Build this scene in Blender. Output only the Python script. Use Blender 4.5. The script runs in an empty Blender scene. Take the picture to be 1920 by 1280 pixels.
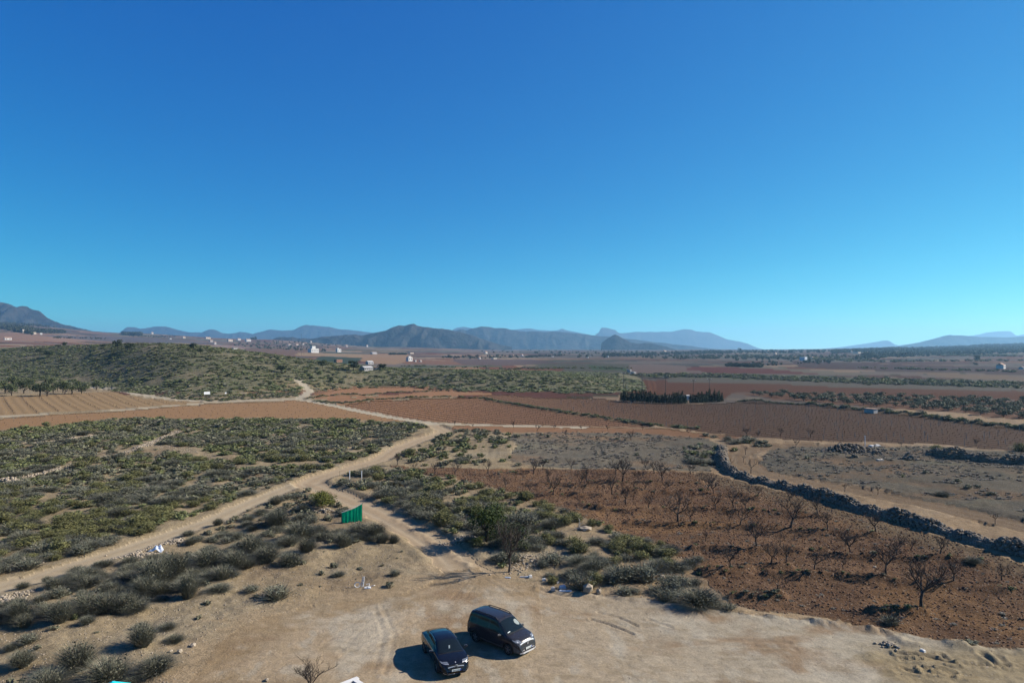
import bpy, bmesh, math, random
import numpy as np
from mathutils import Vector, Matrix

# ------------------------------------------------------------------ scene, camera, light
S = bpy.context.scene
COL = S.collection
R = math.radians
H = 18.0                      # height of the drone above the clearing
F = 1280.0                    # focal length in photograph pixels (1920 wide)
PITCH = math.atan(15.0 / F)

cam_d = bpy.data.cameras.new('camera')
cam = bpy.data.objects.new('camera', cam_d)
COL.objects.link(cam)
cam.location = (0, 0, H)
cam.rotation_euler = (R(90) + PITCH, 0, 0)
cam_d.sensor_width = 36.0
cam_d.lens = 36.0 * F / 1920.0
cam_d.clip_start = 0.5
cam_d.clip_end = 40000
S.camera = cam

SUN_AZ, SUN_EL = R(77), R(31)
world = bpy.data.worlds.new('World')
S.world = world
world.use_nodes = True
wn = world.node_tree
for n in list(wn.nodes):
    wn.nodes.remove(n)
w_out = wn.nodes.new('ShaderNodeOutputWorld')
w_bg = wn.nodes.new('ShaderNodeBackground')
w_sky = wn.nodes.new('ShaderNodeTexSky')
w_sky.sky_type = 'NISHITA'
w_sky.sun_disc = False
w_sky.sun_elevation = SUN_EL
w_sky.sun_rotation = SUN_AZ
w_sky.altitude = 600
w_sky.air_density = 0.6
w_sky.dust_density = 0.0
w_sky.ozone_density = 8.0
# the camera's rendering of the clear winter sky: a tone curve for each channel
w_sep = wn.nodes.new('ShaderNodeSeparateColor')
w_com = wn.nodes.new('ShaderNodeCombineColor')
wn.links.new(w_sky.outputs[0], w_sep.inputs[0])
for ch, (gain, power) in enumerate(((2.4, 1.95), (1.66, 1.08), (0.98, 0.51))):
    p = wn.nodes.new('ShaderNodeMath'); p.operation = 'POWER'; p.inputs[1].default_value = power
    g = wn.nodes.new('ShaderNodeMath'); g.operation = 'MULTIPLY'; g.inputs[1].default_value = gain * 10 ** (1 - power)
    wn.links.new(w_sep.outputs[ch], p.inputs[0]); wn.links.new(p.outputs[0], g.inputs[0]); wn.links.new(g.outputs[0], w_com.inputs[ch])
wn.links.new(w_com.outputs[0], w_bg.inputs['Color'])
w_bg.inputs['Strength'].default_value = 0.05
wn.links.new(w_bg.outputs[0], w_out.inputs['Surface'])

sun_d = bpy.data.lights.new('sun', 'SUN')
sun_d.energy = 5.0
sun_d.angle = R(0.5)
sun_d.color = (1.0, 0.93, 0.83)
sun = bpy.data.objects.new('sun', sun_d)
COL.objects.link(sun)
sun_dir = Vector((math.cos(SUN_EL) * math.sin(SUN_AZ), math.cos(SUN_EL) * math.cos(SUN_AZ), math.sin(SUN_EL)))
sun.rotation_euler = sun_dir.to_track_quat('Z', 'Y').to_euler()
sun.location = (60, 10, 80)

S.view_settings.view_transform = 'Standard'
S.view_settings.look = 'None'
S.view_settings.exposure = 1.0
S.view_settings.gamma = 1.0
S.view_settings.use_curve_mapping = False
S.cycles.max_bounces = 5
S.cycles.diffuse_bounces = 2
S.cycles.glossy_bounces = 3
S.cycles.transmission_bounces = 4
S.cycles.transparent_max_bounces = 8
S.cycles.volume_bounces = 0
S.cycles.use_adaptive_sampling = True
S.cycles.adaptive_threshold = 0.015
S.cycles.use_denoising = True
S.render.filter_size = 1.05
S.cycles.sample_clamp_indirect = 4.0

rng = random.Random(7)
nrg = np.random.default_rng(11)

# ------------------------------------------------------------------ noise
def _hash(ix, iy, seed):
    h = (ix.astype(np.int64) * 374761393 + iy.astype(np.int64) * 668265263 + seed * 1442695041) & 0xFFFFFFFF
    h = ((h ^ (h >> 13)) * 1274126177) & 0xFFFFFFFF
    h = h ^ (h >> 16)
    return (h & 0xFFFF) / 65535.0

def vnoise(x, y, seed=0):
    x = np.asarray(x, float); y = np.asarray(y, float)
    ix = np.floor(x); iy = np.floor(y)
    fx = x - ix; fy = y - iy
    fx = fx * fx * (3 - 2 * fx); fy = fy * fy * (3 - 2 * fy)
    a = _hash(ix, iy, seed); b = _hash(ix + 1, iy, seed)
    c = _hash(ix, iy + 1, seed); d = _hash(ix + 1, iy + 1, seed)
    return (a * (1 - fx) + b * fx) * (1 - fy) + (c * (1 - fx) + d * fx) * fy - 0.5

def fbm(x, y, octaves=4, seed=0):
    t = 0.0; amp = 1.0; k = 1.0
    for o in range(octaves):
        t = t + amp * vnoise(np.asarray(x) * k + o * 17.3, np.asarray(y) * k - o * 9.1, seed + o)
        amp *= 0.5; k *= 2.07
    return t

def sstep(a, b, x):
    t = np.clip((np.asarray(x, float) - a) / (b - a), 0, 1)
    return t * t * (3 - 2 * t)

# ------------------------------------------------------------------ the shape of the land
K = H * F
Y_T = np.log(np.array([290, 460, 700, 1160, 1860, 2900, 4600.0]))
U_T = np.array([0, 240, 480, 720, 960, 1440, 1700, 1920.0])
V_T = np.array([                      # where the ground at that depth stands in the picture
    [734.4, 706, 660, 636, 619, 608, 606],
    [734.4, 705, 674, 652, 638, 625, 624],
    [734.4, 705, 681, 661, 649, 636, 640],
    [734.4, 705, 684, 667, 656, 650, 651],
    [734.4, 704.5, 685, 671, 662, 657, 655],
    [734.4, 704.5, 685, 671, 661, 656, 655],
    [734.4, 704.5, 685, 669, 658, 652, 652],
    [734.4, 704.5, 684, 666, 655, 645, 645]])
def base_height(x, y):
    x = np.asarray(x, float); y = np.asarray(y, float)
    ys = np.maximum(y, 1.0)
    u = np.clip(960 + F * x / ys, U_T[0], U_T[-1])
    ly = np.clip(np.log(ys), Y_T[0], Y_T[-1])
    iu = np.clip(np.searchsorted(U_T, u) - 1, 0, len(U_T) - 2)
    iy = np.clip(np.searchsorted(Y_T, ly) - 1, 0, len(Y_T) - 2)
    fu = (u - U_T[iu]) / (U_T[iu + 1] - U_T[iu]); fu = fu * fu * (3 - 2 * fu)
    fy = (ly - Y_T[iy]) / (Y_T[iy + 1] - Y_T[iy])
    v = (V_T[iu, iy] * (1 - fu) + V_T[iu + 1, iy] * fu) * (1 - fy) + (V_T[iu, iy + 1] * (1 - fu) + V_T[iu + 1, iy + 1] * fu) * fy
    z = H + (655 - v) * np.minimum(ys, 4600) / F
    return z * sstep(230, 300, y)

_HU = np.array([-500, 0, 100, 150, 200, 250, 300, 350, 400, 480, 560, 640, 700, 760, 850, 950, 1050, 1130, 1180, 1260.0])
_HV = np.array([656, 652, 648, 647, 645.5, 643.5, 643, 645, 650, 660, 672, 684, 690, 694, 697, 698, 705, 718, 732, 745.0])      # crest in the picture
_HC = np.array([620, 610, 560, 530, 500, 470, 445, 436, 432, 420, 405, 385, 385, 390, 360, 345, 322, 300, 285, 262.0])      # depth of the crest
_HF = np.array([400, 372, 352, 340, 318, 288, 262, 248, 242, 248, 268, 312, 330, 336, 288, 258, 252, 248, 246, 240.0])      # depth of the foot
HU = np.arange(-500, 1261, 10.0)
def _smooth(a):
    b = np.interp(HU, _HU, a); k = np.exp(-(np.arange(-9, 10) / 3.2) ** 2); k /= k.sum()
    return np.convolve(np.pad(b, 9, 'edge'), k, 'valid')
HV, HC, HF = _smooth(_HV), _smooth(_HC), _smooth(_HF)
def hill_height(x, y):
    x = np.asarray(x, float); y = np.asarray(y, float)
    u = np.clip(960 + F * x / np.maximum(y, 1.0), -500, 1260)
    yc = np.interp(u, HU, HC); yf = np.interp(u, HU, HF)
    zc = np.maximum(H + (655 - np.interp(u, HU, HV)) * yc / F, 0)
    t = np.clip((y - yf) / (yc - yf), 0, 1)
    up = zc * (0.35 * t + 0.65 * t * t * (3 - 2 * t))
    down = zc * (1 - sstep(0, 260, y - yc))
    return np.where(y < yc, up, down) * sstep(1260, 1150, u)

def ground0(x, y):
    b = base_height(x, y); h = hill_height(x, y)
    k = 2.0
    return np.where(h > 0.01, np.maximum(b, h) + 0.25 * np.maximum(k - np.abs(b - h), 0) ** 2 / k * (h > 0.05), b)

CP, SP = math.cos(PITCH), math.sin(PITCH)
_T = np.concatenate([np.linspace(20, 300, 300), np.geomspace(302, 9000, 400)])
def at(u, v):
    """where the ray through a photograph pixel meets the land (x, y)"""
    u = np.atleast_1d(np.asarray(u, float)); v = np.atleast_1d(np.asarray(v, float))
    dx = (u - 960) / F; b = (640 - v) / F
    dy = CP - b * SP; dz = SP + b * CP
    dx = dx / dy; dz = dz / dy
    X = dx[:, None] * _T[None]; Z = H + dz[:, None] * _T[None]
    below = Z <= ground0(X, np.broadcast_to(_T, X.shape))
    k = np.argmax(below, 1); k = np.where(below.any(1), k, len(_T) - 1)
    lo = _T[np.maximum(k - 1, 0)].copy(); hi = _T[k].copy()
    for _ in range(18):
        m = (lo + hi) / 2
        g = H + dz * m <= ground0(dx * m, m)
        hi = np.where(g, m, hi); lo = np.where(g, lo, m)
    return np.stack([dx * hi, hi], 1)

def path(*pts):
    """photograph polyline -> land polyline, with extra points so that long edges follow the slope"""
    out = []
    pts = list(pts)
    for (a, b) in zip(pts[:-1], pts[1:]):
        n = max(1, int(math.hypot(b[0] - a[0], b[1] - a[1]) / 60))
        for i in range(n):
            t = i / n
            out.append((a[0] + (b[0] - a[0]) * t, a[1] + (b[1] - a[1]) * t))
    out.append(pts[-1])
    o = np.array(out, float)
    return at(o[:, 0], o[:, 1])

def poly(*pts):
    return path(*(list(pts) + [pts[0]]))[:-1]

def inside(P, pts):
    x, y = pts[:, 0], pts[:, 1]
    r = np.zeros(len(pts), bool)
    lo = P.min(0); hi = P.max(0)
    m = (x >= lo[0]) & (x <= hi[0]) & (y >= lo[1]) & (y <= hi[1])
    xs, ys = x[m], y[m]
    c = np.zeros(len(xs), bool)
    n = len(P)
    for i in range(n):
        x1, y1 = P[i]; x2, y2 = P[(i + 1) % n]
        if y1 == y2:
            continue
        cond = ((y1 > ys) != (y2 > ys)) & (xs < (x2 - x1) * (ys - y1) / (y2 - y1) + x1)
        c ^= cond
    r[m] = c
    return r

def dist_line(L, pts, reach):
    """distance to a polyline and signed side, only computed within reach"""
    d = np.full(len(pts), 1e6); side = np.zeros(len(pts))
    lo = L.min(0) - reach; hi = L.max(0) + reach
    m = np.nonzero((pts[:, 0] > lo[0]) & (pts[:, 0] < hi[0]) & (pts[:, 1] > lo[1]) & (pts[:, 1] < hi[1]))[0]
    p = pts[m]; dm = np.full(len(m), 1e6); sm = np.zeros(len(m))
    for a, b in zip(L[:-1], L[1:]):
        ab = b - a; l2 = ab @ ab
        if l2 < 1e-9:
            continue
        t = np.clip(((p - a) @ ab) / l2, 0, 1)
        q = p - (a + t[:, None] * ab)
        dd = np.hypot(q[:, 0], q[:, 1])
        s = np.sign(ab[0] * q[:, 1] - ab[1] * q[:, 0])
        k = dd < dm
        dm[k] = dd[k]; sm[k] = s[k]
    d[m] = dm; side[m] = sm
    return d, side

# ------------------------------------------------------------------ tracks, fields, walls traced onto the land
CLEARING = poly((838, 1072), (905, 1062), (940, 1082), (1010, 1104), (1100, 1113), (1200, 1125), (1330, 1141), (1400, 1152), (1500, 1163),
                (1560, 1168), (1640, 1183), (1700, 1192), (1790, 1208), (1920, 1222), (2100, 1245), (2100, 1420), (330, 1420), (360, 1290),
                (400, 1215), (470, 1165), (560, 1140), (650, 1128), (740, 1118), (790, 1098))
ROAD_A = path((1000, 1150), (900, 1090), (866, 1066), (838, 1030), (790, 1000), (730, 968), (680, 945), (630, 924), (592, 910), (578, 902), (600, 892), (655, 876), (715, 859), (742, 840), (790, 822), (825, 811), (836, 806), (815, 797))
ROAD_AW = 1.85
ROAD_B = path((590, 900), (550, 909), (505, 927), (455, 948), (400, 974), (335, 995), (270, 1017), (200, 1040), (130, 1062), (65, 1083), (0, 1098), (-120, 1130))
ROAD_BW = 1.4
ROAD_C = path((-60, 787), (0, 781), (100, 774.5), (213, 769.5), (300, 762), (400, 753.5), (520, 749.5), (556, 747.5), (590, 753), (640, 763), (675, 770.5), (740, 783), (787, 790), (813, 793.5), (923, 797), (1090, 800.5))
ROAD_CW = 1.8
ROAD_D = path((120, 722), (163, 724), (200, 728), (227, 733), (253, 738), (287, 744), (333, 748.5), (393, 753))
ROAD_E = path((556, 748), (573, 741), (581, 733), (572, 724), (563, 716), (556, 709))
TRACK = path((2000, 1000), (1920, 985), (1800, 957), (1650, 927), (1500, 899), (1425, 884), (1392, 868), (1386, 852), (1398, 841), (1440, 836), (1520, 834), (1640, 835))
TRACK_W = 2.2
WALL = path((1352, 838), (1352, 852), (1356, 872), (1376, 888), (1410, 899), (1440, 905), (1500, 920), (1560, 938), (1640, 962), (1720, 985), (1800, 1006), (1870, 1025), (1950, 1046))
BANK = path((1740, 852), (1790, 859), (1850, 865), (1935, 870))

FIELD_1 = poly((-60, 747), (60, 741), (150, 736.5), (210, 734), (238, 740), (285, 748), (330, 751), (390, 754.5), (300, 760), (210, 767.5), (100, 772.5), (-60, 784))
FIELD_2 = poly((-60, 790), (100, 777), (213, 772), (300, 764.5), (400, 756), (520, 752), (556, 750), (590, 756), (640, 766), (700, 778), (775, 790), (700, 789), (640, 785), (480, 783), (400, 785), (220, 784), (150, 791), (80, 799), (-60, 812))
FIELD_3A = poly((572, 747), (600, 737), (640, 729), (700, 725), (760, 723), (815, 726), (830, 731), (760, 735), (680, 742), (620, 750))
FIELD_3B = poly((590, 752), (690, 743), (830, 732.5), (905, 735), (935, 739), (840, 743), (700, 751), (640, 760))
FIELD_4 = poly((645, 762), (660, 757), (700, 752), (840, 745), (905, 747), (1023, 768), (1123, 783), (1236, 801), (1090, 799), (920, 795), (815, 791), (760, 783), (690, 771))
FIELD_5 = poly((862, 744), (940, 740), (1000, 745), (1150, 749), (1165, 755), (1350, 757), (1385, 754), (1513, 760), (1613, 770), (1713, 780), (1813, 794), (1940, 808), (1940, 850), (1800, 836), (1640, 829), (1500, 826), (1380, 816), (1300, 808), (1240, 801), (1123, 782), (1023, 767), (915, 746))
HEADLAND = poly((850, 798), (925, 797.5), (1090, 801), (1240, 803), (1310, 812), (1400, 818), (1420, 826), (1340, 822), (1200, 812), (1090, 810), (960, 811), (850, 804))
FALLOW_1 = poly((960, 815), (1030, 811), (1200, 812), (1320, 820), (1350, 834), (1352, 872), (1330, 884), (1240, 882), (1100, 878), (1000, 873), (955, 862), (965, 840))
FALLOW_2 = poly((1445, 842), (1520, 836), (1640, 836), (1760, 838), (1940, 850), (1940, 985), (1800, 950), (1650, 919), (1500, 892), (1440, 880), (1425, 864))
ORCHARD = poly((735, 873), (800, 876), (900, 880), (1000, 877), (1100, 880), (1240, 884), (1335, 886), (1372, 897), (1410, 906), (1500, 928), (1560, 946), (1640, 970), (1720, 994), (1800, 1016), (1870, 1038), (1990, 1075), (1990, 1230), (1900, 1218), (1790, 1206), (1700, 1190), (1640, 1180),
               (1540, 1155), (1430, 1147), (1360, 1130), (1330, 1090), (1290, 1050), (1220, 1020), (1130, 985), (1060, 955), (1000, 938), (940, 915), (860, 898), (760, 884))
BERMS = [path(*p) for p in (
    [(930, 891), (990, 890)], [(1010, 907), (1130, 908), (1320, 907)], [(1010, 917), (1080, 915), (1200, 913)], [(1180, 927), (1310, 926), (1400, 932), (1420, 935)],
    [(1000, 931), (1160, 930), (1200, 927)], [(1090, 948), (1130, 955), (1180, 960), (1330, 956), (1440, 960), (1535, 968)],
    [(1180, 980), (1300, 985), (1400, 991), (1480, 996), (1560, 1000), (1640, 1006)], [(1300, 1030), (1360, 1034), (1420, 1036), (1540, 1036), (1600, 1044), (1700, 1050), (1770, 1050), (1850, 1056)],
    [(1280, 1073), (1370, 1072), (1440, 1063), (1480, 1063)], [(1440, 1078), (1527, 1081), (1600, 1085), (1660, 1088), (1720, 1098), (1790, 1099), (1880, 1108)], [(1370, 1122), (1465, 1122)], [(1640, 1147), (1730, 1148)])]
VERGES = [path(*p) for p in (
    [(857, 745), (907, 747), (1023, 768), (1123, 783), (1236, 801)], [(1387, 753.5), (1513, 759), (1613, 769), (1713, 779), (1813, 793), (1935, 807)],
    [(575, 748), (600, 744), (650, 739), (690, 741), (760, 735), (830, 731)], [(590, 752), (640, 757), (700, 749), (840, 743)])]
OLIVES = poly((1375, 737), (1500, 738.5), (1650, 744), (1760, 747), (1930, 752), (1930, 788), (1800, 774), (1650, 764), (1550, 756), (1450, 748))

SCRUB_TAN = (0.30, 0.225, 0.145)
# far parcels of the valley: name, colour, outline
FAR = [(c, poly(*p)) for c, p in (
    ((0.16, 0.075, 0.045), [(1040, 708), (1200, 711), (1420, 716), (1930, 726), (1930, 751), (1640, 742), (1380, 735), (1360, 745), (1180, 738), (1120, 722)]),
    ((0.075, 0.045, 0.035), [(1040, 703), (1250, 704), (1270, 708), (1040, 708.5)]),
    ((0.17, 0.135, 0.11), [(1250, 708), (1420, 709), (1650, 716), (1930, 727), (1930, 733), (1600, 727), (1420, 718), (1250, 716)]),
    ((0.15, 0.14, 0.085), [(1180, 702), (1380, 700), (1640, 708), (1900, 714), (1900, 727), (1640, 718), (1400, 711), (1190, 705)]),
    ((0.22, 0.15, 0.13), [(1180, 684), (1220, 682), (1330, 690), (1320, 699), (1180, 701)]),
    ((0.17, 0.065, 0.05), [(1300, 687), (1345, 687), (1470, 693), (1560, 702), (1480, 700), (1350, 700), (1280, 692)]),
    ((0.21, 0.16, 0.12), [(1330, 683), (1420, 686), (1560, 696), (1640, 702), (1560, 703), (1450, 692), (1345, 687)]),
    ((0.12, 0.07, 0.06), [(1480, 676), (1640, 682), (1930, 690), (1930, 703), (1720, 697), (1600, 694), (1500, 688)]),
    ((0.24, 0.16, 0.11), [(1700, 696), (1830, 701), (1930, 706), (1930, 714), (1780, 708)]),
    ((0.14, 0.115, 0.085), [(940, 690), (1060, 680), (1180, 682), (1180, 701), (1060, 703)]),
    ((0.10, 0.11, 0.055), [(1100, 684), (1175, 690), (1175, 695), (1110, 692)]),
    ((0.19, 0.085, 0.055), [(870, 688), (960, 686), (1060, 692), (1040, 698), (900, 696)]),
    ((0.27, 0.16, 0.10), [(800, 690), (900, 688), (930, 697), (800, 697)]),
    ((0.15, 0.10, 0.09), [(850, 672), (1000, 674), (1060, 680), (960, 685), (850, 684)]),
    ((0.30, 0.185, 0.12), [(640, 665), (760, 662), (780, 674), (740, 683), (690, 680)]),
    ((0.30, 0.20, 0.13), [(480, 660), (570, 661), (680, 664), (680, 669), (560, 667)]),
    ((0.085, 0.085, 0.06), [(500, 668), (600, 668), (680, 671), (670, 679), (600, 684), (540, 680)]),
    ((0.22, 0.12, 0.085), [(760, 672), (850, 677), (870, 684), (760, 682)]),
    ((0.27, 0.165, 0.125), [(-60, 622), (70, 625), (200, 632), (230, 639), (100, 641), (-60, 640)]),
    ((0.15, 0.115, 0.11), [(60, 628), (200, 630), (330, 637), (420, 645), (200, 640)]),
    ((0.27, 0.18, 0.15), [(400, 645), (440, 648), (470, 652), (440, 655), (400, 650)]),
    ((0.19, 0.115, 0.085), [(460, 652), (620, 656), (560, 661), (470, 660)]))]

# ------------------------------------------------------------------ object helpers
def tag(o, label=None, cat=None, group=None, kind=None):
    if label: o['label'] = label
    if cat: o['category'] = cat
    if group: o['group'] = group
    if kind: o['kind'] = kind
    return o

def mesh_from(name, V, Fc, mats=None, smooth=False, fmat=None):
    """V n x 3; Fc list of equal-length faces as an int array, or a ragged list"""
    me = bpy.data.meshes.new(name)
    V = np.asarray(V, np.float32).reshape(-1, 3)
    if isinstance(Fc, np.ndarray):
        k = Fc.shape[1]; nf = len(Fc)
        me.vertices.add(len(V)); me.vertices.foreach_set('co', V.ravel())
        me.loops.add(nf * k); me.loops.foreach_set('vertex_index', Fc.ravel().astype(np.int32))
        me.polygons.add(nf)
        me.polygons.foreach_set('loop_start', np.arange(0, nf * k, k, dtype=np.int32))
        me.polygons.foreach_set('loop_total', np.full(nf, k, np.int32))
    else:
        me.from_pydata([tuple(map(float, v)) for v in V], [], [tuple(int(i) for i in f) for f in Fc])
    for m in (mats or []):
        me.materials.append(m)
    if fmat is not None:
        me.polygons.foreach_set('material_index', np.asarray(fmat, np.int32))
    if smooth:
        me.polygons.foreach_set('use_smooth', np.ones(len(me.polygons), bool))
    me.update(calc_edges=True)
    return me

def link(name, me, parent=None, loc=None, rot=None, scale=None):
    o = bpy.data.objects.new(name, me)
    COL.objects.link(o)
    if parent is not None: o.parent = parent
    if loc is not None: o.location = loc
    if rot is not None: o.rotation_euler = rot
    if scale is not None: o.scale = scale
    return o

def empty(name, loc, rz=0.0, label=None, cat=None, group=None):
    o = bpy.data.objects.new(name, None)
    COL.objects.link(o)
    o.empty_display_size = 0.2
    o.location = loc; o.rotation_euler = (0, 0, rz)
    return tag(o, label, cat, group)

class MB:
    """collects boxes, tubes and patches into one mesh"""
    def __init__(self): self.v = []; self.f = []
    def add(self, V, Fc):
        o = len(self.v)
        self.v += [tuple(map(float, p)) for p in V]
        self.f += [tuple(i + o for i in f) for f in Fc]
        return self
    def box(self, c, s, rz=0.0, taper=1.0):
        cx, cy, cz = c; sx, sy, sz = s[0] / 2, s[1] / 2, s[2] / 2
        V = []
        for z, k in ((-sz, 1.0), (sz, taper)):
            for x, y in ((-sx, -sy), (sx, -sy), (sx, sy), (-sx, sy)):
                x *= k; y *= k
                V.append((cx + x * math.cos(rz) - y * math.sin(rz), cy + x * math.sin(rz) + y * math.cos(rz), cz + z))
        return self.add(V, [(0, 3, 2, 1), (4, 5, 6, 7), (0, 1, 5, 4), (1, 2, 6, 5), (2, 3, 7, 6), (3, 0, 4, 7)])
    def tube(self, pts, rad, n=6, caps=True):
        pts = [Vector(p) for p in pts]
        if not hasattr(rad, '__len__'): rad = [rad] * len(pts)
        V = []; up = None
        for i, p in enumerate(pts):
            d = (pts[min(i + 1, len(pts) - 1)] - pts[max(i - 1, 0)])
            d = d.normalized() if d.length > 1e-9 else Vector((0, 0, 1))
            a = d.cross(Vector((0, 0, 1)) if abs(d.z) < 0.95 else Vector((1, 0, 0))).normalized()
            if up is not None:
                a2 = (up - d * up.dot(d))
                if a2.length > 1e-6: a = a2.normalized()
            up = a
            b = d.cross(a)
            for k in range(n):
                t = 2 * math.pi * k / n
                V.append(p + (a * math.cos(t) + b * math.sin(t)) * rad[i])
        Fc = []
        for i in range(len(pts) - 1):
            for k in range(n):
                k2 = (k + 1) % n
                Fc.append((i * n + k, i * n + k2, (i + 1) * n + k2, (i + 1) * n + k))
        if caps:
            Fc.append(tuple(range(n - 1, -1, -1))); Fc.append(tuple((len(pts) - 1) * n + k for k in range(n)))
        return self.add(V, Fc)
    def mesh(self, name, mat, smooth=False):
        return mesh_from(name, self.v, self.f, [mat], smooth)
    def build(self, name, mat, parent=None, smooth=False, **kw):
        return link(name, self.mesh(name, mat, smooth), parent, **kw)

def tri_count(me): return sum(len(p.vertices) - 2 for p in me.polygons)

# ------------------------------------------------------------------ materials
def N(nt, kind, **kw):
    n = nt.nodes.new(kind)
    for k, v in kw.items():
        if k in n.inputs: n.inputs[k].default_value = v
        else: setattr(n, k, v)
    return n

def base_mat(name, col, rough=0.9, spec=0.2, metal=0.0, coat=0.0):
    m = bpy.data.materials.new(name); m.use_nodes = True
    b = m.node_tree.nodes['Principled BSDF']
    b.inputs['Base Color'].default_value = (*col, 1)
    b.inputs['Roughness'].default_value = rough
    b.inputs['Specular IOR Level'].default_value = spec
    b.inputs['Metallic'].default_value = metal
    b.inputs['Coat Weight'].default_value = coat
    return m

def noisy(name, ca, cb, scale=3.0, rough=0.9, spec=0.15, detail=4.0, bump=0.0, per_object=0.0, metal=0.0, coat=0.0, coord='Object', bscale=None):
    """two tones mixed by noise, optional bump, optional change from object to object"""
    m = base_mat(name, ca, rough, spec, metal, coat)
    nt = m.node_tree; b = nt.nodes['Principled BSDF']
    tc = N(nt, 'ShaderNodeTexCoord')
    nz = N(nt, 'ShaderNodeTexNoise', Scale=scale, Detail=detail, Roughness=0.6)
    nt.links.new(tc.outputs[coord], nz.inputs['Vector'])
    rp = N(nt, 'ShaderNodeValToRGB')
    rp.color_ramp.elements[0].position = 0.32; rp.color_ramp.elements[0].color = (*ca, 1)
    rp.color_ramp.elements[1].position = 0.68; rp.color_ramp.elements[1].color = (*cb, 1)
    nt.links.new(nz.outputs['Fac'], rp.inputs['Fac'])
    last = rp.outputs['Color']
    if per_object:
        oi = N(nt, 'ShaderNodeObjectInfo')
        mr = N(nt, 'ShaderNodeMapRange')
        mr.inputs['To Min'].default_value = 1 - per_object; mr.inputs['To Max'].default_value = 1 + per_object
        nt.links.new(oi.outputs['Random'], mr.inputs['Value'])
        mx = N(nt, 'ShaderNodeMix', data_type='RGBA', blend_type='MULTIPLY')
        mx.inputs['Factor'].default_value = 1.0
        nt.links.new(last, mx.inputs[6]); nt.links.new(mr.outputs[0], mx.inputs[7])
        last = mx.outputs[2]
    nt.links.new(last, b.inputs['Base Color'])
    if bump:
        n2 = N(nt, 'ShaderNodeTexNoise', Scale=bscale or scale * 2, Detail=5.0, Roughness=0.65)
        nt.links.new(tc.outputs[coord], n2.inputs['Vector'])
        bp = N(nt, 'ShaderNodeBump', Strength=1.0, Distance=bump)
        nt.links.new(n2.outputs['Fac'], bp.inputs['Height'])
        nt.links.new(bp.outputs[0], b.inputs['Normal'])
    return m

def leafy(name, per_object=0.25, translucent=0.15):
    """foliage: colour from the mesh's own leaf colours, varied from plant to plant, some light through the leaves"""
    m = bpy.data.materials.new(name); m.use_nodes = True
    nt = m.node_tree; b = nt.nodes['Principled BSDF']; out = nt.nodes['Material Output']
    at_ = N(nt, 'ShaderNodeAttribute', attribute_name='col')
    oi = N(nt, 'ShaderNodeObjectInfo')
    mr = N(nt, 'ShaderNodeMapRange')
    mr.inputs['To Min'].default_value = 1 - per_object; mr.inputs['To Max'].default_value = 1 + per_object
    nt.links.new(oi.outputs['Random'], mr.inputs['Value'])
    mx = N(nt, 'ShaderNodeMix', data_type='RGBA', blend_type='MULTIPLY')
    mx.inputs['Factor'].default_value = 1.0
    nt.links.new(at_.outputs['Color'], mx.inputs[6]); nt.links.new(mr.outputs[0], mx.inputs[7])
    nt.links.new(mx.outputs[2], b.inputs['Base Color'])
    b.inputs['Roughness'].default_value = 0.75; b.inputs['Specular IOR Level'].default_value = 0.15
    tr = N(nt, 'ShaderNodeBsdfTranslucent')
    nt.links.new(mx.outputs[2], tr.inputs['Color'])
    ms = N(nt, 'ShaderNodeMixShader'); ms.inputs['Fac'].default_value = translucent
    nt.links.new(b.outputs[0], ms.inputs[1]); nt.links.new(tr.outputs[0], ms.inputs[2])
    nt.links.new(ms.outputs[0], out.inputs['Surface'])
    return m

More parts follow.
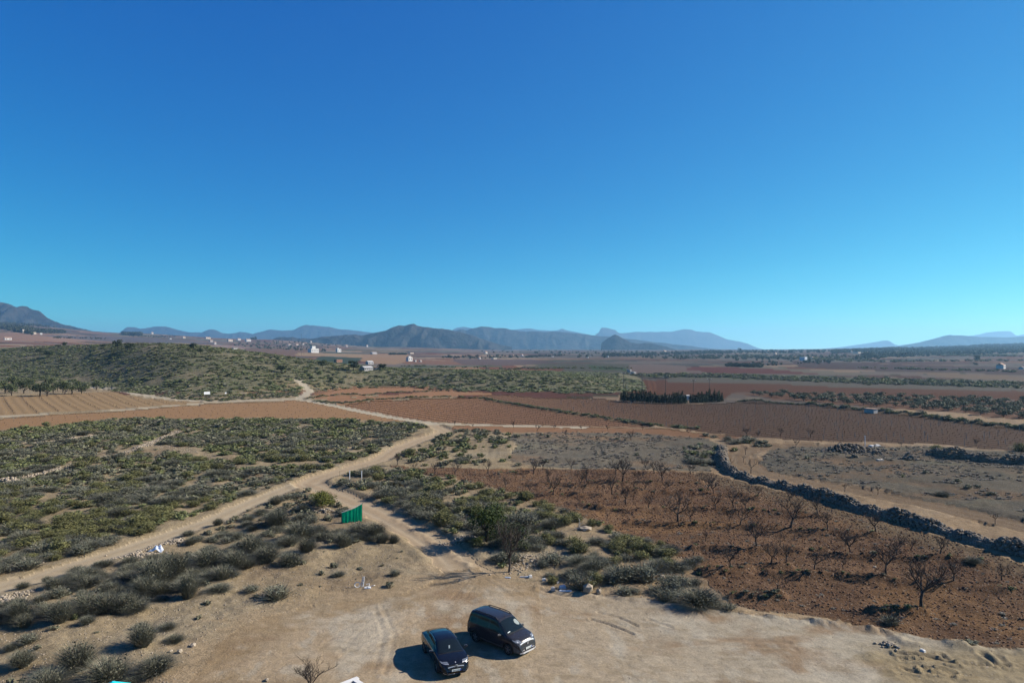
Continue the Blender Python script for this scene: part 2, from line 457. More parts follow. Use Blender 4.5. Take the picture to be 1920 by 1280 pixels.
def ground_material():
    m = bpy.data.materials.new('soil'); m.use_nodes = True
    nt = m.node_tree; L = nt.links; b = nt.nodes['Principled BSDF']
    b.inputs['Roughness'].default_value = 1.0; b.inputs['Specular IOR Level'].default_value = 0.05
    col = N(nt, 'ShaderNodeAttribute', attribute_name='col')
    row = N(nt, 'ShaderNodeAttribute', attribute_name='row')
    prm = N(nt, 'ShaderNodeAttribute', attribute_name='prm')      # x: how much the tone varies, y: clods (m), z: furrows
    sp = N(nt, 'ShaderNodeSeparateXYZ'); L.new(prm.outputs['Vector'], sp.inputs[0])
    geo = N(nt, 'ShaderNodeNewGeometry')
    def noise(scale, detail, rough=0.6, vec=None):
        n = N(nt, 'ShaderNodeTexNoise', Scale=scale, Detail=detail, Roughness=rough)
        L.new(vec or geo.outputs['Position'], n.inputs['Vector'])
        return n.outputs['Fac']
    def math_(op, a, c=None, clamp=False):
        n = N(nt, 'ShaderNodeMath', operation=op, use_clamp=clamp)
        for i, s in enumerate((a, c)):
            if s is None: continue
            if isinstance(s, (int, float)): n.inputs[i].default_value = s
            else: L.new(s, n.inputs[i])
        return n.outputs[0]
    big = noise(0.22, 5)
    mid = noise(1.7, 6, 0.7)
    fine = noise(9.0, 6, 0.75)
    # tone: 1 + var * (weighted noises)
    t = math_('ADD', math_('MULTIPLY', math_('SUBTRACT', big, 0.5), 1.1), math_('MULTIPLY', math_('SUBTRACT', mid, 0.5), 2.2))
    t = math_('ADD', t, math_('MULTIPLY', math_('SUBTRACT', fine, 0.5), 2.8))
    # furrow lines: relief, with trough shade and vine wood put into the tone
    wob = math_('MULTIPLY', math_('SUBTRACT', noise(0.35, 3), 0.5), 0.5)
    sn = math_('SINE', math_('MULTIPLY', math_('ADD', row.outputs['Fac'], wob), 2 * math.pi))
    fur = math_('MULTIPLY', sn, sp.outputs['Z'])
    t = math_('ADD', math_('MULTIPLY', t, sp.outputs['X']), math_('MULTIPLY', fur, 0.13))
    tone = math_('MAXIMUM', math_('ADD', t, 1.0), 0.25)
    mx = N(nt, 'ShaderNodeMix', data_type='RGBA', blend_type='MULTIPLY'); mx.inputs['Factor'].default_value = 1
    L.new(col.outputs['Color'], mx.inputs[6]); L.new(tone, mx.inputs[7])
    # pale stone chips lying on the soil
    vo = N(nt, 'ShaderNodeTexVoronoi', Scale=3.2); L.new(geo.outputs['Position'], vo.inputs['Vector'])
    chip = math_('MULTIPLY', math_('LESS_THAN', vo.outputs['Distance'], 0.17), math_('GREATER_THAN', noise(0.6, 2), 0.47))
    chip = math_('MULTIPLY', chip, math_('MULTIPLY', sp.outputs['X'], 1.1, True))
    m2 = N(nt, 'ShaderNodeMix', data_type='RGBA'); L.new(chip, m2.inputs['Factor'])
    L.new(mx.outputs[2], m2.inputs[6]); m2.inputs[7].default_value = (0.29, 0.24, 0.18, 1)
    L.new(m2.outputs[2], b.inputs['Base Color'])
    # relief
    hv = math_('ADD', math_('MULTIPLY', mid, 1.0), math_('MULTIPLY', noise(4.5, 5, 0.7), 0.55))
    hv = math_('MULTIPLY', hv, sp.outputs['Y'])
    hf = math_('MULTIPLY', fur, 0.12)
    bp = N(nt, 'ShaderNodeBump', Strength=1.0, Distance=1.0)
    L.new(math_('ADD', hv, hf), bp.inputs['Height'])
    L.new(bp.outputs[0], b.inputs['Normal'])
    return m
SOIL = ground_material()

# ------------------------------------------------------------------ the ground
def build_ground():
    vs = np.arange(1335, 688, -2.0)
    r = np.concatenate([[0.5, 4, 9, 14, 19, 24, 28, 31.5], K / (vs - 655), np.geomspace(K / 33 * 1.008, 11000, 120)])
    phi = np.concatenate([np.radians(np.arange(-180, -44, 3.4)), np.radians(np.linspace(-43, 43, 783)), np.radians(np.arange(46, 179, 3.4))])
    nr, npz = len(r), len(phi)
    X = r[:, None] * np.sin(phi)[None]; Y = r[:, None] * np.cos(phi)[None]
    x = X.ravel(); y = Y.ravel(); P = np.stack([x, y], 1)
    z = ground0(x, y)
    hh = hill_height(x, y); bb = base_height(x, y)
    # outline wobble, so that the edges of tracks and plots are ragged
    wx = 0.9 * fbm(x / 3.1, y / 3.1, 4, 5); wy = 0.9 * fbm(x / 3.1, y / 3.1, 4, 55)
    kk = np.clip(np.hypot(x, y) / 90, 0.6, 2.2)
    Q = P + np.stack([wx * kk, wy * kk], 1)
    dA, _ = dist_line(ROAD_A, P, 12); dB, _ = dist_line(ROAD_B, P, 12); dC, _ = dist_line(ROAD_C, P, 12)
    dD, _ = dist_line(ROAD_D, P, 12); dE, _ = dist_line(ROAD_E, P, 12); dT, _ = dist_line(TRACK, P, 12)
    rag = 0.9 * fbm(x / 1.6, y / 1.6, 4, 9)
    zone = np.zeros(len(P), np.int32)
    Z = dict(ground=0, clearing=1, road_a=2, road_b=3, road_c=4, track=5, f1=6, f2=7, f3a=8, f3b=9, f4=10, f5=11, head=12, fal1=13, fal2=14, orch=15, valley=16, hill=17, olive=18)
    zone[(y > 262) & (hh < 0.8)] = Z['valley']
    onhill = (hh > bb) & (hh > 0.15)
    zone[onhill] = Z['hill']
    zone[(x > -20) & (y > 205) & (y <= 262) & ~onhill] = Z['valley']
    zone[inside(poly((-90, 716), (60, 713), (190, 722), (235, 734), (150, 739), (-90, 750)), Q) & ~onhill] = 0
    zone[inside(OLIVES, Q)] = Z['olive']
    for nm, pl in (('f1', FIELD_1), ('f2', FIELD_2), ('f3a', FIELD_3A), ('f3b', FIELD_3B), ('f5', FIELD_5), ('f4', FIELD_4), ('head', HEADLAND), ('fal1', FALLOW_1), ('fal2', FALLOW_2), ('orch', ORCHARD)):
        zone[inside(pl, Q)] = Z[nm]
    zone[dT + rag < TRACK_W] = Z['track']
    zone[dB + rag * 0.7 < ROAD_BW] = Z['road_b']
    zone[np.minimum(np.minimum(dC, dD), dE) + rag * 0.6 < ROAD_CW] = Z['road_c']
    zone[dA + rag * 0.7 < ROAD_AW] = Z['road_a']
    zone[inside(CLEARING, P + (Q - P) * 1.4)] = Z['clearing']

    # colours, roughness of tone, clods, furrow directions
    col = np.zeros((len(P), 3)); prm = np.zeros((len(P), 3)); row = np.zeros(len(P))
    def put(k, c, var, clod, fur=0.0):
        m = zone == k
        col[m] = c; prm[m] = (var, clod, fur)
        return m
    def tint(m, c, t):
        t = np.clip(t, 0, 1)[:, None]
        col[m] = col[m] * (1 - t) + np.array(c)[None] * t
    def rows(m, a, b2, spacing):
        p, q = at(a[0], a[1])[0], at(b2[0], b2[1])[0]
        d = (q - p) / np.linalg.norm(q - p); n = np.array([-d[1], d[0]])
        row[m] = (P[m] @ n) / spacing
    m = put(0, SCRUB_TAN, 0.55, 0.10)
    tint(m, (0.34, 0.27, 0.19), sstep(0.05, 0.4, fbm(x[m] / 7, y[m] / 7, 4, 21)) * 0.7)
    tint(m, (0.21, 0.14, 0.09), sstep(0.05, 0.5, fbm(x[m] / 9, y[m] / 9, 4, 31)) * 0.55)
    tint(m, (0.24, 0.14, 0.085), sstep(2, 16, x[m]) * 0.45)
    m = put(1, (0.375, 0.275, 0.186), 0.42, 0.055)
    tint(m, (0.40, 0.35, 0.285), sstep(-4, 22, x[m] + 6 * fbm(x[m] / 9, y[m] / 9, 4, 3)) * 0.75)
    tint(m, (0.26, 0.165, 0.10), sstep(0.0, 0.4, fbm(x[m] / 4.2, y[m] / 2.6, 5, 41)) * 0.75)
    tint(m, (0.46, 0.385, 0.305), sstep(0.0, 0.42, fbm(x[m] / 3.0, y[m] / 5.2, 5, 43)) * 0.8)
    tint(m, (0.27, 0.20, 0.13), sstep(0.1, 0.4, fbm(x[m] / 1.3 + y[m] / 3.0, y[m] / 0.7, 5, 45)) * 0.4)
    tint(m, (0.45, 0.39, 0.32), sstep(0.12, 0.45, fbm(x[m] / 0.9, y[m] / 1.6 + x[m] / 4, 4, 47)) * 0.45)
    exc = sstep(19.5, 21.5, x[m] + 1.2 * fbm(x[m], y[m], 3, 2)) * sstep(43, 40, y[m])
    tint(m, (0.27, 0.205, 0.125), exc * 0.85)
    m = put(2, (0.40, 0.29, 0.195), 0.2, 0.03)
    tint(m, (0.46, 0.36, 0.26), np.exp(-((dA[m] - 0.85) / 0.35) ** 2) * 0.6)
    tint(m, (0.33, 0.26, 0.15), sstep(60, 40, y[m]) * 0.5)
    m = put(3, (0.41, 0.31, 0.21), 0.22, 0.03)
    tint(m, (0.47, 0.38, 0.28), np.exp(-((dB[m] - 0.7) / 0.3) ** 2) * 0.6)
    m = put(4, (0.46, 0.38, 0.29), 0.18, 0.02)
    m = put(5, (0.25, 0.165, 0.105), 0.4, 0.1)
    tint(m, (0.30, 0.22, 0.155), np.exp(-((dT[m] - 0.9) / 0.35) ** 2) * 0.6)
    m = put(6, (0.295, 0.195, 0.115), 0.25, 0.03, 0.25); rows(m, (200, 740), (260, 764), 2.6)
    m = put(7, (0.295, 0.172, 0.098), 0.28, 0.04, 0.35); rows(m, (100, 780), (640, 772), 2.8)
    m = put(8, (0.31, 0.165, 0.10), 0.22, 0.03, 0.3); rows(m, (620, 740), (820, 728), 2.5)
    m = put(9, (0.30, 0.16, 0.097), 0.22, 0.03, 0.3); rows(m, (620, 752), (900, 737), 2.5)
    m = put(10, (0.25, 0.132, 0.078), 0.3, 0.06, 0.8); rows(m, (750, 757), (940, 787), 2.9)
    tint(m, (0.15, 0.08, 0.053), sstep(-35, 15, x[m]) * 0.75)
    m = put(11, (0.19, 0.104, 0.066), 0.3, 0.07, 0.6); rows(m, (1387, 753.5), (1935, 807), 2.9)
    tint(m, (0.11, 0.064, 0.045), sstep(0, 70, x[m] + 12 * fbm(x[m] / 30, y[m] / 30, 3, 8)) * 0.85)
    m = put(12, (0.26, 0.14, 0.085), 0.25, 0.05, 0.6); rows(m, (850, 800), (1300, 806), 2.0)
    for k, sd in ((13, 61), (14, 71)):
        m = put(k, (0.165, 0.136, 0.105), 0.5, 0.12)
        tint(m, (0.235, 0.15, 0.095), sstep(0.08, 0.45, fbm(x[m] / 11, y[m] / 7, 5, sd)) * 0.8)
        tint(m, (0.12, 0.11, 0.093), sstep(0.05, 0.5, fbm(x[m] / 6, y[m] / 4, 4, sd + 2)) * 0.8)
        tint(m, (0.19, 0.17, 0.12), sstep(0.1, 0.5, fbm(x[m] / 14, y[m] / 9, 4, sd + 4)) * 0.7)
    m = put(15, (0.18, 0.105, 0.068), 0.55, 0.2)
    tint(m, (0.125, 0.068, 0.044), sstep(0.0, 0.45, fbm(x[m] / 6, y[m] / 5, 5, 81)) * 0.75)
    tint(m, (0.25, 0.14, 0.075), sstep(0.05, 0.45, fbm(x[m] / 10, y[m] / 7, 5, 83)) * 0.7)
    dW, _ = dist_line(WALL, P, 14)
    tint(m, (0.22, 0.165, 0.115), sstep(9, 3, dW[m] + 3 * fbm(x[m] / 4, y[m] / 4, 3, 5)) * 0.7)
    m = put(16, (0.20, 0.13, 0.095), 0.22, 0.06)
    # parcels of the far valley: a skewed patchwork of reds, mauves and greys
    ax = x[m] * 0.92 + y[m] * 0.38; ay = y[m] * 0.92 - x[m] * 0.38
    cx = np.floor(ax / 130 + 0.6 * fbm(ay / 400, ax / 900, 2, 3)); cy = np.floor(ay / 55 + 0.5 * fbm(ax / 500, ay / 700, 2, 13))
    h1 = _hash(cx, cy, 99)
    pal = np.array([(0.23, 0.13, 0.085), (0.175, 0.08, 0.055), (0.185, 0.14, 0.12), (0.135, 0.105, 0.09), (0.31, 0.21, 0.15), (0.12, 0.115, 0.075), (0.21, 0.155, 0.13), (0.14, 0.07, 0.055)])
    col[m] = pal[(h1 * 7.99).astype(int)]
    fy_ = ay / 55 + 0.5 * fbm(ax / 500, ay / 700, 2, 13) - cy
    tint(m, (0.075, 0.07, 0.045), (np.abs(fy_ - 0.04) < 0.045) * 0.8 * (fbm(ax / 60, ay / 60, 2, 6) > -0.15))
    tint(m, (0.30, 0.23, 0.17), (np.abs(fy_ - 0.55) < 0.03) * 0.6 * (fbm(ax / 90, ay / 90, 2, 16) > 0.12))
    idx = np.nonzero(m)[0]
    for c, pl in FAR:
        k = inside(pl, Q[idx])
        col[idx[k]] = c
    m = put(17, (0.15, 0.138, 0.084), 0.5, 0.2)
    tint(m, (0.30, 0.22, 0.15), sstep(0.15, 0.45, fbm(x[m] / 16, y[m] / 16, 4, 91)) * 0.4)
    tint(m, (0.28, 0.20, 0.12), sstep(-115, -95, x[m]) * sstep(-60, -85, x[m]) * sstep(330, 300, y[m]) * 0.7)
    m = put(18, (0.19, 0.095, 0.06), 0.25, 0.06)
    # the clearing fades into the scrubland on its shadow side
    dCl, _ = dist_line(np.vstack([CLEARING, CLEARING[:1]]), P, 7)
    f = fbm(x / 1.1, y / 0.8, 4, 49)
    k = (zone == 0) & (dCl < 6.5)
    t = np.clip(sstep(4.2, 0.3, dCl[k] + 3.5 * f[k]), 0, 1)[:, None] * 0.85
    col[k] = col[k] * (1 - t) + np.array((0.35, 0.25, 0.16))[None] * t
    k = (zone == 1) & (dCl < 6.5) & (x < 2)
    t = np.clip(sstep(3.6, 0.2, dCl[k] + 3.5 * f[k]), 0, 1)[:, None] * 0.7
    col[k] = col[k] * (1 - t) + np.array((0.285, 0.195, 0.115))[None] * t
    prm[k, 0] = 0.4; prm[k, 1] = 0.07
    # bands of weeds beside the terraces
    for vg in VERGES:
        d, _ = dist_line(vg, P, 6)
        k = (zone >= 6) & (zone <= 12) & (d + 0.9 * rag < 1.6)
        col[k] = (0.15, 0.115, 0.07); prm[k] = (0.5, 0.15, 0)

    mz = zone == 16; mean = col[mz].mean(0)
    col[mz] = np.clip(mean + (col[mz] - mean) * 1.3, 0.02, 0.6) * np.array((0.86, 0.86, 0.84))[None]
    col *= np.where(np.isin(zone, (15, 11, 10)), 0.60, 0.66)[:, None]
    col *= np.where(np.isin(zone, (6, 7, 8, 9, 10, 11, 12, 15)), 1, 0)[:, None] * (np.array((1.02, 1.0, 0.94)) - 1)[None] + 1
    col *= np.array((0.97, 1.0, 0.93))[None]
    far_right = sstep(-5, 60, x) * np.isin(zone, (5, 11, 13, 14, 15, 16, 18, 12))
    col *= (1 - 0.34 * far_right)[:, None]  # darker soil on the right, with clod self-shading put into the colour
    # relief
    dz = np.zeros(len(P))
    rough = np.isin(zone, (0, 17)).astype(float)
    calm = sstep(0.2, 3.5, dCl)
    dz += np.isin(zone, (0, 15, 17)) * calm * 0.4 * fbm(x / 7, y / 7, 3, 101) * sstep(0, 3.0, np.minimum(dA - ROAD_AW, dB - ROAD_BW) + 0.3)
    dz += rough * calm * (0.22 * fbm(x / 1.7, y / 1.7, 4, 103)) * sstep(0, 2.0, np.minimum(dA - ROAD_AW, dB - ROAD_BW) + 0.3)
    oz = (zone == 15).astype(float)
    dz += oz * calm * (0.16 * fbm(x / 0.9, y / 0.6, 4, 107))
    for bm in BERMS:
        d, _ = dist_line(bm, P, 4)
        dz += oz * (0.5 + 0.3 * fbm(x / 1.2, y / 1.2, 3, 120)) * np.exp(-(d / 0.5) ** 2)
    fz = np.isin(zone, (13, 14)).astype(float)
    dz += fz * (0.35 * fbm(x / 5, y / 4, 4, 111) + 0.12 * fbm(x / 0.9, y / 0.7, 3, 112))
    cz = (zone == 1).astype(float)
    dz += cz * (0.10 * fbm(x / 6, y / 6, 4, 113) + 0.025 * fbm(x / 0.7, y / 0.7, 3, 114))
    # sunk tracks with a lip
    for d, w, dep in ((dA, ROAD_AW, 0.26), (dB, ROAD_BW, 0.12), (dT, TRACK_W, 0.16), (dC, ROAD_CW, 0.08)):
        ease = (1 - cz) * sstep(0.0, 6.0, dCl)
        dz -= dep * sstep(w + 0.7, w - 0.3, d + rag * 0.4) * ease
        dz += 0.35 * dep * np.exp(-((d - w - 0.8) / 0.5) ** 2) * ease
        dz -= 0.035 * np.exp(-((d - 0.8) / 0.22) ** 2) * ease
    # ruts and spoil in the clearing
    for ln, dep, w in RUTS:
        d, _ = dist_line(ln, P, 2)
        dz -= dep * np.exp(-(d / w) ** 2)
        dz += 0.5 * dep * np.exp(-((d - 2.0 * w) / (0.7 * w)) ** 2)
    for vg, ht in zip(VERGES, (0.45, 0.9, 0.4, 0.4)):
        d, _ = dist_line(vg, P, 6)
        dz += ht * np.exp(-(d / 1.1) ** 2)
    for ln, ht, w in LIPS:
        d, _ = dist_line(ln, P, 5)
        dz += 0.5 * ht * (0.6 + 1.6 * fbm(x / 0.8, y / 0.8, 4, 130)) * np.exp(-((d + 0.2 * rag) / w) ** 2)
    exz = (zone == 1) * sstep(19.5, 21.5, x) * sstep(43, 40, y)
    dz += exz * (0.13 * fbm(x / 1.4, y / 0.7, 4, 140) + 0.07 * np.abs(fbm(x / 0.45, y / 0.4, 3, 141)))
    z = z + dz * np.where(np.hypot(x, y) > 700, 0, 1)

    V = np.stack([x, y, z], 1)
    i = np.arange(nr - 1)[:, None] * npz; j = np.arange(npz)[None]
    j2 = (j + 1) % npz
    Fq = np.stack([(i + j).ravel(), (i + npz + j).ravel(), (i + npz + j2).ravel(), (i + j2).ravel()], 1)
    Fq = Fq[:, ::-1]
    fz = zone[Fq]
    fzone = np.where(fz[:, 0] == fz[:, 2], fz[:, 0], np.where(fz[:, 1] == fz[:, 3], fz[:, 1], fz[:, 0]))
    cap = np.arange(npz, dtype=np.int32)
    info = {
        'ground': (('ground',), 'dry stony ground of the scrubland between the tracks'),
        'dirt_clearing': (('clearing',), 'wide clearing of compacted pale earth where both cars are parked'),
        'dirt_road': (('road_a',), 'sunken earth road winding away from the clearing through the scrub'),
        'dirt_track': (('road_b',), 'narrow earth track branching off the winding road through the scrub'),
        'farm_lane': (('road_c',), 'pale gravel lane running between the orange fields below the hill'),
        'curved_track': (('track',), 'earth track curving round the grey fallow plot beside the long stone wall'),
        'ploughed_field': (('f1',), 'tan field with the olive trees along its top edge'),
        'ploughed_field.001': (('f2',), 'long orange field between the pale lane and the dense scrub'),
        'ploughed_field.002': (('f3a',), 'small orange field directly below the low scrub ridge'),
        'ploughed_field.003': (('f3b',), 'narrow orange terrace field below the small orange field'),
        'ploughed_field.004': (('f4',), 'orange-brown field with long dark furrows beside the pale lane'),
        'vineyard_ground': (('f5',), 'dark red-brown vineyard ground in front of the cypress hedge'),
        'headland': (('head',), 'orange strip of bare soil between the lane and the grey fallow plot'),
        'fallow_field': (('fal1',), 'grey fallow plot beyond the bare almond orchard'),
        'fallow_field.001': (('fal2',), 'grey fallow plot enclosed by the curved earth track'),
        'orchard_ground': (('orch',), 'rough red cloddy soil of the bare almond orchard'),
        'valley_floor': (('valley',), 'wide valley floor patched with red, mauve and grey fields'),
        'hill': (('hill',), 'low scrub-covered hill and its long ridge behind the orange fields'),
        'olive_grove_ground': (('olive',), 'reddish ground under the rows of olive trees')}
    for nm, (zs, lb) in info.items():
        sel = np.isin(fzone, [Z[q] for q in zs])
        fc = Fq[sel]
        if not len(fc): continue
        used, inv = np.unique(fc, return_inverse=True)
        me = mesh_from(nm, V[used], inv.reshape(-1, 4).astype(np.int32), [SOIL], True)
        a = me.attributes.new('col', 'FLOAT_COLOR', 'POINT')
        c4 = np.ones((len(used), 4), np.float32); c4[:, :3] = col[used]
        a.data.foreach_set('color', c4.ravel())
        pp = prm[used].astype(np.float32); rw = row[used].astype(np.float32)
        bad = ~np.isin(zone[used], [Z[q] for q in zs])
        pp[bad, 2] = 0
        if bad.any() and (~bad).any() and pp[:, 2].max() > 0:
            pass
        a = me.attributes.new('prm', 'FLOAT_VECTOR', 'POINT'); a.data.foreach_set('vector', pp.ravel())
        a = me.attributes.new('row', 'FLOAT', 'POINT'); a.data.foreach_set('value', rw)
        o = link(nm, me)
        tag(o, lb, None, None, 'structure')
    # for putting things on the ground: interpolate the finished relief
    zz = z.reshape(nr, npz)
    lo = int(np.searchsorted(phi, R(-43))); hi = lo + 783
    ph = phi[lo:hi]; zz = zz[:, lo:hi]; zn = zone.reshape(nr, npz)[:, lo:hi]
    return r, ph, zz, zn

RUTS = [(path(*p), d, w) for p, d, w in (
    ([(1107, 1159), (1140, 1168), (1187, 1187)], 0.12, 0.10), ([(1120, 1146), (1160, 1156), (1195, 1172)], 0.08, 0.10),
    ([(1010, 1105), (1060, 1116), (1110, 1118)], 0.10, 0.15), ([(1215, 1160), (1260, 1176)], 0.07, 0.1), ([(1560, 1190), (1640, 1200), (1700, 1203)], 0.05, 0.1),
    ([(1685, 1226), (1730, 1230), (1765, 1238), (1790, 1247)], 0.22, 0.16), ([(1690, 1236), (1740, 1238), (1785, 1247), (1860, 1249)], 0.15, 0.12),
    ([(1727, 1254), (1760, 1257), (1790, 1264)], 0.24, 0.12), ([(1730, 1260), (1765, 1263), (1785, 1267)], 0.22, 0.12), ([(1692, 1253), (1720, 1262)], 0.16, 0.12),
    ([(1840, 1226), (1870, 1246)], 0.12, 0.2), ([(1868, 1228), (1886, 1248)], 0.1, 0.18), ([(1765, 1228), (1780, 1240)], 0.1, 0.15), ([(1800, 1244), (1930, 1250)], 0.14, 0.12),
    ([(1150, 1210), (1300, 1195), (1480, 1205)], 0.04, 0.14), ([(1160, 1222), (1310, 1206), (1490, 1216)], 0.04, 0.14),
    ([(690, 1150), (640, 1180), (600, 1215)], 0.014, 0.15), ([(720, 1155), (672, 1186), (636, 1222)], 0.014, 0.15)) + tuple(
    (p, 0.016, 0.13) for p in (
    [(880, 1085), (850, 1120), (760, 1160), (640, 1230)], [(900, 1085), (872, 1122), (784, 1164), (668, 1236)], [(905, 1082), (960, 1120), (1080, 1160), (1260, 1180)], [(922, 1082), (980, 1117), (1100, 1152), (1275, 1168)],
    [(560, 1170), (700, 1165), (880, 1130), (1000, 1130)], [(560, 1180), (702, 1175), (884, 1140), (1010, 1139)], [(1050, 1200), (1250, 1230), (1480, 1240)], [(1040, 1212), (1240, 1244), (1480, 1254)],
    [(1000, 1245), (1150, 1255), (1400, 1225), (1560, 1215)], [(1000, 1258), (1156, 1268), (1405, 1238), (1566, 1227)], [(700, 1135), (720, 1190), (700, 1260)], [(716, 1135), (740, 1190), (722, 1262)]))]
LIPS = [(path(*p), h, w) for p, h, w in (
    ([(1010, 1103), (1100, 1113), (1200, 1125), (1330, 1141), (1400, 1152)], 0.22, 0.5), ([(1400, 1152), (1500, 1163), (1560, 1168)], 0.32, 0.5), ([(1560, 1168), (1610, 1172), (1640, 1180)], 0.5, 0.6),
    ([(1640, 1184), (1700, 1193), (1790, 1208), (1930, 1224)], 0.3, 0.5), ([(1672, 1195), (1700, 1205), (1718, 1208)], 0.3, 0.45), ([(1785, 1210), (1820, 1214)], 0.3, 0.5), ([(1900, 1211), (1950, 1216)], 0.3, 0.5),
    ([(740, 968), (800, 1003), (850, 1036), (885, 1064)], 0.28, 0.5))]
G_R, G_P, G_Z, G_N = build_ground()

def ground(x, y):
    """height of the finished ground"""
    x = np.asarray(x, float); y = np.asarray(y, float)
    r = np.hypot(x, y); p = np.arctan2(x, y)
    i = np.clip(np.searchsorted(G_R, r) - 1, 0, len(G_R) - 2)
    fr = np.clip((r - G_R[i]) / (G_R[i + 1] - G_R[i]), 0, 1)
    q = np.clip((p - G_P[0]) / (G_P[1] - G_P[0]), 0, len(G_P) - 1.001)
    j = q.astype(int); fp = q - j
    return (G_Z[i, j] * (1 - fr) + G_Z[i + 1, j] * fr) * (1 - fp) + (G_Z[i, j + 1] * (1 - fr) + G_Z[i + 1, j + 1] * fr) * fp
def gz(x, y): return float(ground(x, y))
def zone_at(x, y):
    r = np.hypot(x, y); p = np.arctan2(x, y)
    i = np.clip(np.searchsorted(G_R, r), 0, len(G_R) - 1)
    j = np.clip(np.round((p - G_P[0]) / (G_P[1] - G_P[0])), 0, len(G_P) - 1).astype(int)
    return G_N[i, j]
def spot(u, v):
    """the point of the finished ground seen at a photograph pixel"""
    x, y = at(u, v)[0]
    return float(x), float(y), gz(x, y)

# ------------------------------------------------------------------ mountains
ROCK = noisy('mountain_scrub', (0.006, 0.010, 0.009), (0.05, 0.045, 0.04), 0.012, 1.0, 0.0, 8.0, bump=34.0, bscale=0.012)
ROCK_PALE = noisy('mountain_rock', (0.02, 0.022, 0.018), (0.045, 0.042, 0.038), 0.01, 1.0, 0.0, 8.0, bump=16.0, bscale=0.015)
def mountain(name, D, prof, label, mat, depth=0.16, rough=1.0, seed=1, cliff=0.0):
    """a ridge standing at depth D whose crest follows photograph points (u, v)"""
    us = np.array([p[0] for p in prof], float); vv = np.array([p[1] for p in prof], float)
    n = int(max(60, (us[-1] - us[0]) / 2.2)); n = min(n, 260)
    u = np.linspace(us[0], us[-1], n)
    v = np.interp(u, us, vv)
    k = np.ones(3) / 3
    v[1:-1] = np.convolve(v, k, 'valid')
    v += 0.55 * rough * fbm(u / 14, u * 0 + seed, 4, seed)
    zc = H + (655 - v) * D / F
    x = (u - 960) / F * D
    m = 26
    t = np.linspace(-1, 1, m)
    X = np.repeat(x[:, None], m, 1); W = depth * D * (0.35 + 0.65 * np.sqrt(np.clip(zc / max(zc.max(), 1), 0, 1)))
    Yv = D + t[None] * W[:, None]
    ta = np.abs(t)[None]
    gull = 1.5 * fbm(X / (0.014 * D) + 3.1 * fbm(X / (0.05 * D), Yv / (0.05 * D), 2, seed + 3), Yv / (0.05 * D), 4, seed + 5)
    prof_t = 1 - ta
    shp = (1 - cliff) * (0.55 * prof_t ** 1.2 + 0.45 * sstep(0, 1, prof_t)) + cliff * np.clip(prof_t * 2.6, 0, 1)
    Zv = -20 + (zc[:, None] + 20) * (shp + 0.46 * rough * gull * prof_t * ta * 2)
    X = X * Yv / D * 0.35 + X * 0.65
    V = np.stack([X, Yv, Zv], 2).reshape(-1, 3)
    i = np.arange(n - 1)[:, None] * m; j = np.arange(m - 1)[None]
    Fq = np.stack([(i + j).ravel(), (i + m + j).ravel(), (i + m + j + 1).ravel(), (i + j + 1).ravel()], 1)
    o = link(name, mesh_from(name, V, Fq, [mat], True))
    return tag(o, label, None, None, 'structure')

mountain('mountain', 4300, [(-420, 640), (-260, 566), (-120, 558), (-40, 559), (0, 562), (18, 570), (30, 574), (46, 574), (58, 577), (70, 578), (78, 585), (90, 595), (104, 602), (118, 608), (140, 612), (170, 620)],
         'dark steep mountain with a pale cliff at the edge of the valley', ROCK, 0.13, 1.3, 3)
mountain('mountain', 8600, [(225, 622), (238, 612), (252, 612), (262, 616), (272, 615), (290, 610), (312, 611), (330, 617), (355, 622), (378, 622), (392, 616), (403, 617), (415, 623), (432, 625), (450, 621), (462, 622), (480, 626), (500, 628)],
         'two small blue hills low on the skyline beside the dark steep mountain', ROCK, 0.05, 0.8, 7)
mountain('mountain', 8800, [(455, 634), (478, 624), (505, 617), (530, 619), (551, 618), (562, 612), (573, 608), (590, 609), (612, 611), (640, 616), (656, 617), (672, 619), (690, 621), (720, 625), (760, 640)],
         'large flat-topped blue mountain beyond the farmland', ROCK, 0.07, 0.8, 11)
mountain('mountain', 3900, [(500, 640), (520, 632), (545, 631), (580, 635), (600, 631), (640, 627), (665, 625), (680, 627), (702, 622), (725, 617), (737, 611), (752, 608), (766, 605.5), (785, 608), (800, 611), (820, 614), (840, 617), (862, 622), (885, 628), (910, 636), (935, 644), (960, 650)],
         'dark domed mountain with a peak at the middle of the skyline', ROCK, 0.10, 1.1, 13)
mountain('mountain', 5800, [(790, 650), (820, 630), (850, 618), (880, 616), (902, 612), (908, 610), (920, 610), (926, 613), (945, 613), (962, 618), (980, 621), (1002, 620), (1020, 622), (1037, 620), (1060, 622), (1085, 625), (1110, 627), (1135, 629), (1160, 633), (1200, 637), (1240, 642), (1290, 648), (1350, 655), (1400, 660)],
         'long blue-grey mountain ridge falling gently towards the mesa', ROCK, 0.07, 1.0, 14)
mountain('mountain', 10000, [(835, 625), (855, 613), (870, 611), (885, 614), (905, 618), (940, 620), (962, 617), (985, 615), (995, 614), (1008, 617), (1020, 617), (1030, 618), (1045, 618), (1054, 614), (1064, 618), (1080, 621), (1100, 625), (1118, 630)],
         'pale blue peaks showing over the long dark ridge', ROCK, 0.05, 0.5, 17)
mountain('mesa', 9800, [(1117, 626), (1121, 624), (1124, 622), (1126, 613.5), (1138, 614), (1150, 617), (1155, 618), (1157, 622), (1163, 625), (1180, 636), (1200, 650)],
         'flat-topped pale blue mesa with a sheer edge on the skyline', ROCK_PALE, 0.03, 0.3, 19, 0.6)
